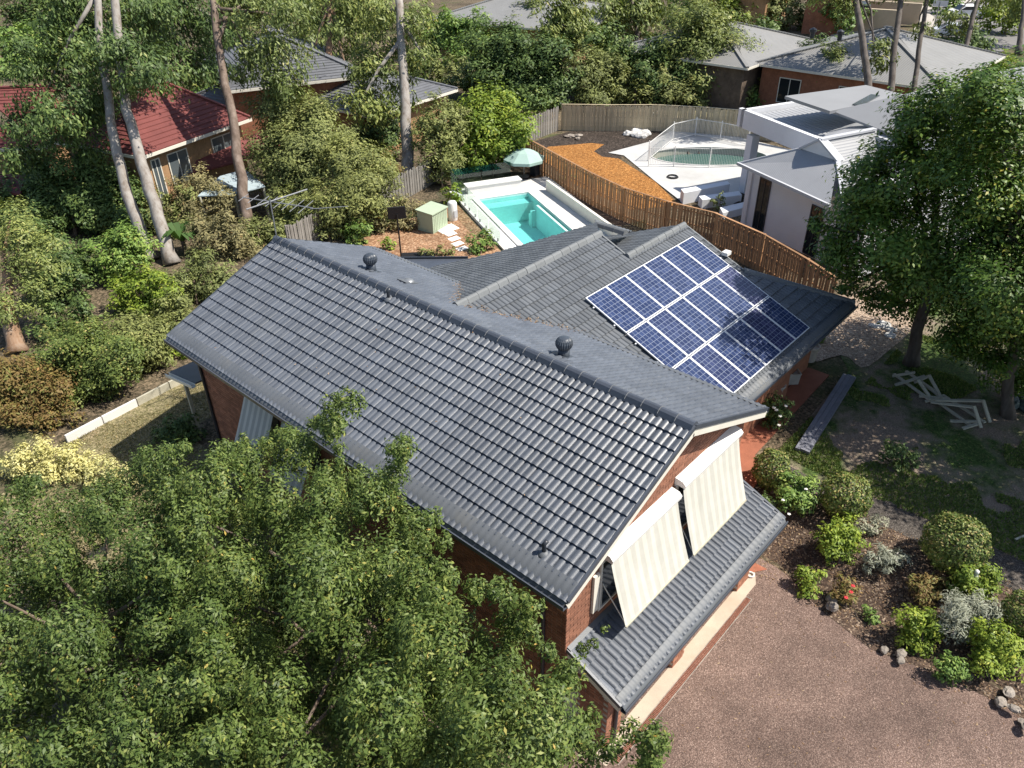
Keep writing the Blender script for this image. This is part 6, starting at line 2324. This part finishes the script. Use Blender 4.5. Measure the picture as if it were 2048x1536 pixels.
rows += [
    ('bush', 'olive bush at the foot of the brown-barked gum', (520, 490), (520, 470, 50, 38), 8, 'olive'),
    ('bush', 'dull olive bush left of the roof end under the gums', (350, 470), (345, 425, 60, 50), 10, 'olive'),
    ('bush', 'yellow-olive bush close behind the ridge end', (660, 480), (655, 455, 60, 38), 9, 'olive'),
    ('bush', 'dry bush between the old fence and the olive trees', (745, 470), (745, 440, 34, 36), 7, 'dry'),
    ('tree', 'dark tree mass behind the rusty-barked tree', (110, 610), (120, 560, 60, 60), 10, 'dark'),
    ('tree', 'dark shrub mass at the far left under the house', (20, 470), (10, 430, 60, 60), 10, 'dark'),
    ('tree', 'dark tree behind the leaning gum trunks', (230, 470), (235, 420, 60, 65), 12, 'dark'),
    ('tree', 'tall dark tree behind the red-roofed house end', (250, 330), (140, 330, 80, 60), 14, 'dark'),
    ('tree', 'dark grey-green tree left of the wide plain roof', (1215, 200), (1215, 110, 50, 60), 12, 'dark'),
    ('tree', 'olive tree in front of the wide plain roof wall', (1350, 212), (1365, 170, 60, 45), 12, 'olive'),
    ('tree', 'grey-green bushy tree right of the wide plain roof', (1475, 205), (1470, 150, 50, 55), 12, 'fine'),
    ('tree', 'dark olive tree hiding the far brick wall', (1535, 205), (1545, 165, 40, 36), 8, 'olive'),
    ('tree', 'leafy shrub tree before the dark far windows', (1690, 205), (1690, 165, 40, 34), 8, 'dark'),
    ('tree', 'dry bush by the far hipped roof corner', (1800, 185), (1800, 165, 40, 26), 7, 'olive'),
    ('tree', 'dark tree top between the two grey far roofs', (1545, 120), (1530, 75, 36, 40), 7, 'dark'),
    ('tree', 'green tree at the top centre beside the long roof', (1180, 70), (1180, 25, 50, 40), 8, 'fine'),
    ('tree', 'broad green tree at the top, left of the long roof', (640, 60), (640, 10, 70, 45), 10, 'bright'),
    ('tree', 'dark tree at the top between two gum crowns', (450, 120), (455, 90, 50, 55), 9, 'dark'),
    ('tree', 'green tree behind the far left gum crowns', (150, 130), (150, 90, 60, 55), 9, 'bright'),
    ('tree', 'dark tree behind the orange brick house', (850, 175), (845, 150, 40, 40), 8, 'dark'),
    ('tree', 'small tree with spreading pale limbs before the dark tree', (900, 180), (895, 140, 45, 28), 7, 'olive'),
    ('tree', 'light tree by the garden wall beyond the orange house', (975, 195), (965, 178, 40, 24), 6, 'bright'),
    ('tree', 'dark green tree at the top right above the street', (1900, 30), (1890, 5, 50, 30), 7, 'bright'),
    ('tree', 'olive tree left of the street shed', (1590, 60), (1610, 40, 34, 26), 6, 'olive'),
    ('tree', 'bright leafy tree at the top beside the beige walls', (1700, 75), (1690, 30, 44, 34), 8, 'bright'),
    ('tree', 'sunlit olive tree between the long roof and the wide plain roof', (1225, 105), (1210, 60, 44, 38), 8, 'olive'),
    ('tree', 'sunlit bright tree over the wide plain roof ridge', (1340, 75), (1335, 40, 40, 30), 7, 'fine'),
    ('tree', 'small leafy tree at the near end of the far hipped roof', (1880, 215), (1882, 175, 38, 34), 7, 'bright'),
    ('tree', 'grey-green tree drooping before the far hipped roof', (1660, 235), (1668, 140, 46, 44), 8, 'fine'),
    ('bush', 'dark bush at the left corner of the far hipped house', (1512, 208), (1508, 175, 36, 34), 7, 'dark'),
    ('bush', 'olive bush under the left eave of the far hipped house', (1600, 208), (1605, 185, 36, 26), 7, 'olive'),
    ('tree', 'thin leafy tree in front of the far hipped house windows', (1640, 215), (1640, 165, 30, 42), 7, 'dark'),
    ('tree', 'rounded shrub tree between two thin gum trunks', (1755, 225), (1752, 150, 34, 36), 7, 'fine'),
    ('bush', 'dry olive shrub by the clothes line', (1860, 200), (1858, 175, 36, 24), 6, 'olive'),
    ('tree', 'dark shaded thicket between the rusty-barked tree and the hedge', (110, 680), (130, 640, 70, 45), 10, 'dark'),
    ('tree', 'dark leafy tree on the far left behind the gums', (40, 500), (60, 470, 55, 50), 9, 'dark'),
    ('bush', 'olive undergrowth between the bright shrub and the hedge', (360, 660), (345, 640, 55, 40), 9, 'olive'),
]
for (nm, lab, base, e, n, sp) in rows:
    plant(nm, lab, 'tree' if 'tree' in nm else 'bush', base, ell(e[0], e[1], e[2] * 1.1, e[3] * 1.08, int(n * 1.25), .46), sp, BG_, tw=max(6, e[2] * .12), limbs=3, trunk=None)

# thin trunks on the far right
TG = 'thin gums behind the white house'
for (lab, base, tr, bl, tw) in [
    ('dark-trunked gum with a curved side limb before the far hipped roof', (1748, 335), [(1740, 220), (1733, 130), (1720, 50), (1703, -40), (1690, -130)], [(1690, 20, 25), (1760, 105, 24), (1750, 130, 20), (1660, -40, 50), (1720, -60, 55), (1640, -110, 60), (1700, -150, 70), (1760, -110, 55)], 17),
    ('twin grey gum trunks in front of the far hipped roof', (1770, 330), [(1778, 220), (1786, 120), (1796, 40), (1806, -40), (1815, -130)], [(1770, 120, 18), (1800, -50, 50), (1850, -40, 34), (1830, -110, 65), (1770, -150, 65), (1870, -90, 50)], 15),
    ('leaning dark gum trunk right of the twin trunks', (1810, 300), [(1825, 200), (1838, 100), (1850, 20), (1862, -60)], [(1835, 60, 16), (1880, -40, 44), (1900, -100, 60), (1840, -150, 60)], 12),
    ('slim gum pair by the street', (1905, 185), [(1932, 90), (1950, 20), (1968, -40)], [(1900, 40, 22), (1930, 60, 20), (1985, -10, 40)], 11),
    ('dark trunk at the right edge of the street', (2036, 110), [(2042, 60), (2050, -10)], [(2070, -20, 50), (2050, 20, 26)], 12),
    ('dark branching gum in front of the wide plain roof', (1268, 118), [(1275, 70), (1270, 30), (1255, -20)], [(1300, 20, 26), (1240, 20, 28), (1320, -10, 40)], 12)]:
    plant('gum_tree', lab, 'tree', base, bl, 'euc', TG, trunk=tr, tw=tw, bark='bark_dark', limbs=4)

# ---------------------------------------------------------------- hedge and shrubs on the left
HG = 'shrubs by the dry lawn'
for (lab, base, e, n, sp) in [
    ('dense rounded green shrub in the middle of the hedge', (185, 800), (170, 725, 100, 78), 30, 'box'),
    ('brownish clipped shrub at the left end of the hedge', (50, 850), (40, 785, 85, 75), 26, 'rust'),
    ('olive green shrub at the right end of the hedge', (280, 745), (275, 690, 75, 58), 22, 'olive'),
    ('lime yellow shrub by the verandah corner', (350, 715), (345, 690, 42, 32), 10, 'lime'),
    ('rusty leaved shrub beside the timber edging', (120, 855), (105, 825, 60, 40), 12, 'rust'),
    ('pale yellow flowering shrub at the left, above the leafy tree', (120, 965), (95, 925, 120, 38), 24, 'yellow'),
    ('pale yellow flowering shrub beside the edging board', (230, 985), (215, 950, 60, 34), 10, 'yellow'),
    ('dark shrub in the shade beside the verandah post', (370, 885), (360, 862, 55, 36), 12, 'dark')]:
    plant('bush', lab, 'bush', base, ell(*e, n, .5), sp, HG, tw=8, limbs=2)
# fern clump
fb = ground_at(372, 508)
fn = thing('tree_fern', 'bright green fern clump between the gum trunks', 'fern', fb, None)
mbf = MB()
for k in range(16):
    a = k * 2.4
    tip = Vector((math.cos(a) * 1.1, math.sin(a) * 1.1, .9 + .5 * random.random()))
    mid = tip * .55 + Vector((0, 0, .75))
    s = Vector((-math.sin(a), math.cos(a), 0)) * .16
    p0 = fb + Vector((0, 0, .6))
    mbf.add([p0, fb + mid - s, fb + mid + s, fb + tip], [(0, 1, 2), (1, 3, 2)])
mbf.build('frond', M['leaf_bright'], fn)
MB().tube([fb, fb + Vector((0, 0, .7))], .1, 8).build('trunk', M['bark_dark'], fn)

# ---------------------------------------------------------------- front garden
CG = 'clipped shrub balls in the front garden'


def clipped(label, base, cx, cy, rx, ry):
    """one clipped shrub: leaves lie in a tight skin over a rounded, slightly uneven body"""
    SEED[0] += 1
    rg = np.random.default_rng(SEED[0])
    b = ground_at(*base)
    d0 = depth_of(b)
    k = d0 / FPX
    root = thing('topiary_ball', label, 'topiary', b, CG)
    c = D(cx, cy, d0) - b
    a_, h_ = rx * k, ry * k * 1.05
    ll, lw = 6.5 * k, 3.4 * k
    n = int(6.0 * math.pi * a_ * h_ / (.5 * ll * lw))
    d = rg.normal(size=(n, 3))
    d /= np.linalg.norm(d, axis=1)[:, None]
    lump = 1 + .05 * np.sin(d[:, 0] * 7 + 1) * np.sin(d[:, 1] * 6) + .04 * np.sin(d[:, 2] * 9 + d[:, 0] * 5)
    rr = lump * rg.uniform(.84, 1.03, n)
    p = d * rr[:, None] * np.array([a_, a_, h_]) + np.array([c.x, c.y, max(c.z, h_ * .9)])
    nn = d + rg.normal(size=(n, 3)) * .45 + np.array([0, 0, .2])
    nn /= np.linalg.norm(nn, axis=1)[:, None]
    t = rg.normal(size=(n, 3))
    t -= nn * (t * nn).sum(1)[:, None]
    t /= np.linalg.norm(t, axis=1)[:, None]
    bb = np.cross(nn, t)
    v = np.empty((n, 4, 3))
    v[:, 0], v[:, 1], v[:, 2], v[:, 3] = p - t * ll * .5, p + bb * lw * .5, p + t * ll * .5, p - bb * lw * .5
    me = bpy.data.meshes.new('crown')
    me.from_pydata(v.reshape(-1, 3).tolist(), [], np.arange(n * 4).reshape(-1, 4).tolist())
    at = me.attributes.new('rnd', 'FLOAT', 'FACE')
    at.data.foreach_set('value', rg.uniform(0, 1, n))
    me.materials.append(M['leaf_box'])
    mesh_obj('crown', me, None, root)
    N_LEAF[0] += n
    trunk_obj(root, b, [b - Vector((0, 0, .05)), b + Vector((c.x * .5, c.y * .5, .3)), b + Vector((c.x, c.y, max(c.z, .5)))], .05, .03, M['bark_brown'])


clipped('clipped round shrub nearest the house wall and awning', (1545, 985), 1543, 940, 36, 42)
clipped('clipped round shrub between the camellia and the path', (1690, 1040), 1690, 996, 49, 45)
clipped('large clipped dome shrub beside the dark path', (1908, 1150), 1910, 1090, 61, 58)
clipped('clipped round shrub at the right edge of the garden bed', (2045, 1285), 2047, 1232, 42, 50)
FGd = 'loose shrubs in the front garden'
for (lab, base, e, n, sp) in [
    ('glossy green camellia with white flowers beside the clipped shrub', (1592, 1025), (1592, 988, 36, 40), 12, 'bright'),
    ('lime green feathery shrub in the middle of the bed', (1678, 1125), (1680, 1085, 40, 42), 12, 'lime'),
    ('small bright shrub nearest the garage corner', (1620, 1195), (1618, 1165, 26, 28), 7, 'lime'),
    ('small bronze shrub with red flowers', (1692, 1215), (1692, 1188, 28, 26), 7, 'rust'),
    ('bronze green shrub left of the white figure', (1850, 1210), (1850, 1180, 38, 30), 8, 'rust'),
    ('wide lime green shrub around the white figure', (1950, 1210), (1950, 1165, 48, 36), 12, 'lime'),
    ('lime green shrub beside the driveway shadow', (1840, 1310), (1838, 1265, 36, 46), 12, 'lime'),
    ('low olive shrub at the bed edge by the driveway', (1905, 1375), (1905, 1345, 30, 30), 7, 'bright'),
    ('leafy green shrub at the lower right of the bed', (1995, 1360), (1992, 1305, 46, 50), 14, 'lime'),
    ('tiny green shrub by the flat rock', (1740, 1250), (1738, 1235, 18, 18), 4, 'bright'),
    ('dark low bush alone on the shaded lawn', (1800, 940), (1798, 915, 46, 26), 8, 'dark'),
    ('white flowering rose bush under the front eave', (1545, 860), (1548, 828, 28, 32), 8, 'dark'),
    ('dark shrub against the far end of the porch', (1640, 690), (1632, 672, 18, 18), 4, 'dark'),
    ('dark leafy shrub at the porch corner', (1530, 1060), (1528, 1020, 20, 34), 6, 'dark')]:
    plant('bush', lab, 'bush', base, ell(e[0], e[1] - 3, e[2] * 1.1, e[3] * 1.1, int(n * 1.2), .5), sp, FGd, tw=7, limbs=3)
LG = 'silver lavender clumps'
for (lab, base, e, n) in [
    ('silver grey lavender clump in the middle of the bed', (1770, 1145), (1768, 1118, 50, 28), 10),
    ('small silver lavender clump behind the clipped shrubs', (1745, 1070), (1742, 1050, 32, 22), 6),
    ('large silver grey lavender bush by the right edge', (1945, 1290), (1945, 1238, 68, 50), 16)]:
    plant('lavender', lab, 'lavender', base, ell(*e, n, .5), 'silver', LG, tw=5, limbs=2)
# flowers: small blooms on the camellia, the rose and the red shrub


def blooms(label, spots, mat, r, group):
    for (px, py, dpt, lab) in spots:
        c = D(px, py, dpt)
        bm = bmesh.new()
        for k in range(5):
            a = k * 1.257
            bmesh.ops.create_icosphere(bm, subdivisions=1, radius=r * .6, matrix=Matrix.Translation((math.cos(a) * r * .6, math.sin(a) * r * .6, random.uniform(-.2, .2) * r)) @ Matrix.Diagonal((1, 1, .5, 1)))
        me = bpy.data.meshes.new('flower')
        bm.to_mesh(me)
        bm.free()
        o = mesh_obj('flower', me, mat)
        o.location = c
        tag(o, lab, 'flower', group)


dc = depth_of(ground_at(1592, 1025)) - .75
drose = depth_of(ground_at(1545, 860)) - .7
dred = depth_of(ground_at(1692, 1215)) - .55
blooms('', [(1612, 978, dc, 'lone white flower on the upper right of the camellia'), (1566, 1000, dc, 'white flower low on the left of the camellia'), (1578, 1028, dc, 'lowest white flower on the camellia')], M['petal_white'], .045, 'white camellia flowers')
blooms('', [(1548, 815, drose, 'uppermost white rose under the eave'), (1572, 812, drose, 'white rose farthest right under the eave'), (1553, 820, drose, 'white rose beside the uppermost rose'), (1560, 832, drose, 'white rose in the middle of the bush'), (1558, 850, drose, 'lowest white rose on the bush')], M['petal_white'], .055, 'white roses')
blooms('', [(1706, 1172, dred, 'red flower at the top of the bronze shrub'), (1692, 1195, dred, 'red flower low on the bronze shrub'), (1702, 1184, dred, 'red flower on the right of the bronze shrub')], M['petal_red'], .05, 'red flowers')

# ---------------------------------------------------------------- grass tufts on the lawns
from mathutils import noise as mnoise


def grass(name, x0, x1, y0, y1, n, ok, seed, ll=.075, mat='leaf_grass'):
    rg = np.random.default_rng(seed)
    pts_ = []
    while len(pts_) < n:
        x, y = rg.uniform(x0, x1), rg.uniform(y0, y1)
        if ok(x, y):
            pts_.append((x, y, gz(x, y, False) + .02))
    p = np.array(pts_)
    t = rg.normal(size=(n, 3)) * np.array([.7, .7, 0]) + np.array([0, 0, 1.0])
    t /= np.linalg.norm(t, axis=1)[:, None]
    b = np.cross(t, rg.normal(size=(n, 3)))
    b /= np.linalg.norm(b, axis=1)[:, None]
    s = rg.uniform(.6, 1.4, (n, 1)) * ll
    v = np.empty((n, 3, 3))
    v[:, 0], v[:, 1], v[:, 2] = p - b * s * .22, p + b * s * .22, p + t * s
    me = bpy.data.meshes.new(name)
    me.from_pydata(v.reshape(-1, 3).tolist(), [], np.arange(n * 3).reshape(-1, 3).tolist())
    at = me.attributes.new('rnd', 'FLOAT', 'FACE')
    at.data.foreach_set('value', rg.uniform(0, 1, n))
    return tag(mesh_obj(name, me, M[mat]), 'short patchy grass growing on the lawn', 'grass', kind='stuff')


def lawn_ok(x, y):
    if x < 7.9 + .1 * math.sin(y) or (y > .4 and x > 13.5) or (y > 1.0 and x < 14.4):
        return False
    f = mnoise.noise(Vector((x * .42, y * .42, 3.1))) + .35 * mnoise.noise(Vector((x * 1.6, y * 1.6, 1.0)))
    lim = 0.0 if x < 10.5 else .30
    return f > lim


grass('lawn_grass', 7.7, 19, -9, 3.2, 45000, lawn_ok, 77)
grass('dry_grass', -9, .8, 9.5, 19.0, 26000, lambda x, y: (x < -4.2 or y > 16.5) and mnoise.noise(Vector((x * .6, y * .6, 9))) > -.1, 78, .05, 'leaf_dry')['label'] = 'short dry grass beside the timber edging'

# ---------------------------------------------------------------- leaf litter on roofs and ground


def litter(name, pts, ll, mat, seed):
    rg = np.random.default_rng(seed)
    n = len(pts)
    p = np.array(pts)
    t = rg.normal(size=(n, 3)); t[:, 2] *= .15
    t /= np.linalg.norm(t, axis=1)[:, None]
    b = np.cross(np.array([0, 0, 1.0]) + rg.normal(size=(n, 3)) * .2, t)
    s = rg.uniform(.5, 1.4, (n, 1)) * ll
    v = np.empty((n, 4, 3))
    v[:, 0], v[:, 1], v[:, 2], v[:, 3] = p - t * s, p + b * s * .3, p + t * s, p - b * s * .3
    me = bpy.data.meshes.new(name)
    me.from_pydata(v.reshape(-1, 3).tolist(), [], [(4 * i, 4 * i + 1, 4 * i + 2, 4 * i + 3) for i in range(n)])
    at = me.attributes.new('rnd', 'FLOAT', 'FACE')
    at.data.foreach_set('value', rg.uniform(0, 1, n))
    return tag(mesh_obj(name, me, M[mat]), kind='stuff')


leafmat('dead_leaf', [(0, (0.16, 0.09, 0.05)), (.6, (0.30, 0.19, 0.11)), (1, (0.48, 0.36, 0.24))], .8, .1)
rg = random.Random(3)
pts = []
for k in range(420):
    # valleys beside the main roof
    s = rg.random()
    side = 1 if rg.random() < .6 else -1
    x = 1.3 + 2.3 * s + rg.gauss(0, .16)
    y = 8.19 - side * (x - 1.186) * 1.0 + rg.gauss(0, .13)
    z = max(RIDGE - TP * x, WZ - WT * abs(y - WYR)) + .06
    pts.append((x, y, z))
for k in range(60):
    x, y = rg.uniform(-3.9, 0), rg.uniform(.3, 14)
    pts.append((x, y, RIDGE + TP * x + .065))
litter('roof_leaf_litter', pts, .035, 'dead_leaf', 4)
pts = []
for k in range(1500):
    x, y = rg.uniform(-4, 4), rg.uniform(-9, -1.0)
    if rg.random() < .55:
        continue
    pts.append((x, y, .012))
for k in range(5200):
    x, y = rg.uniform(3.6, 7.0), rg.uniform(-9, .5)
    pts.append((x, y, gz(x, y) + .03))
for k in range(2600):
    x, y = rg.uniform(8, 20), rg.uniform(-8, 3)
    pts.append((x, y, gz(x, y) + .03))
litter('ground_leaf_litter', pts, .032, 'dead_leaf', 5)
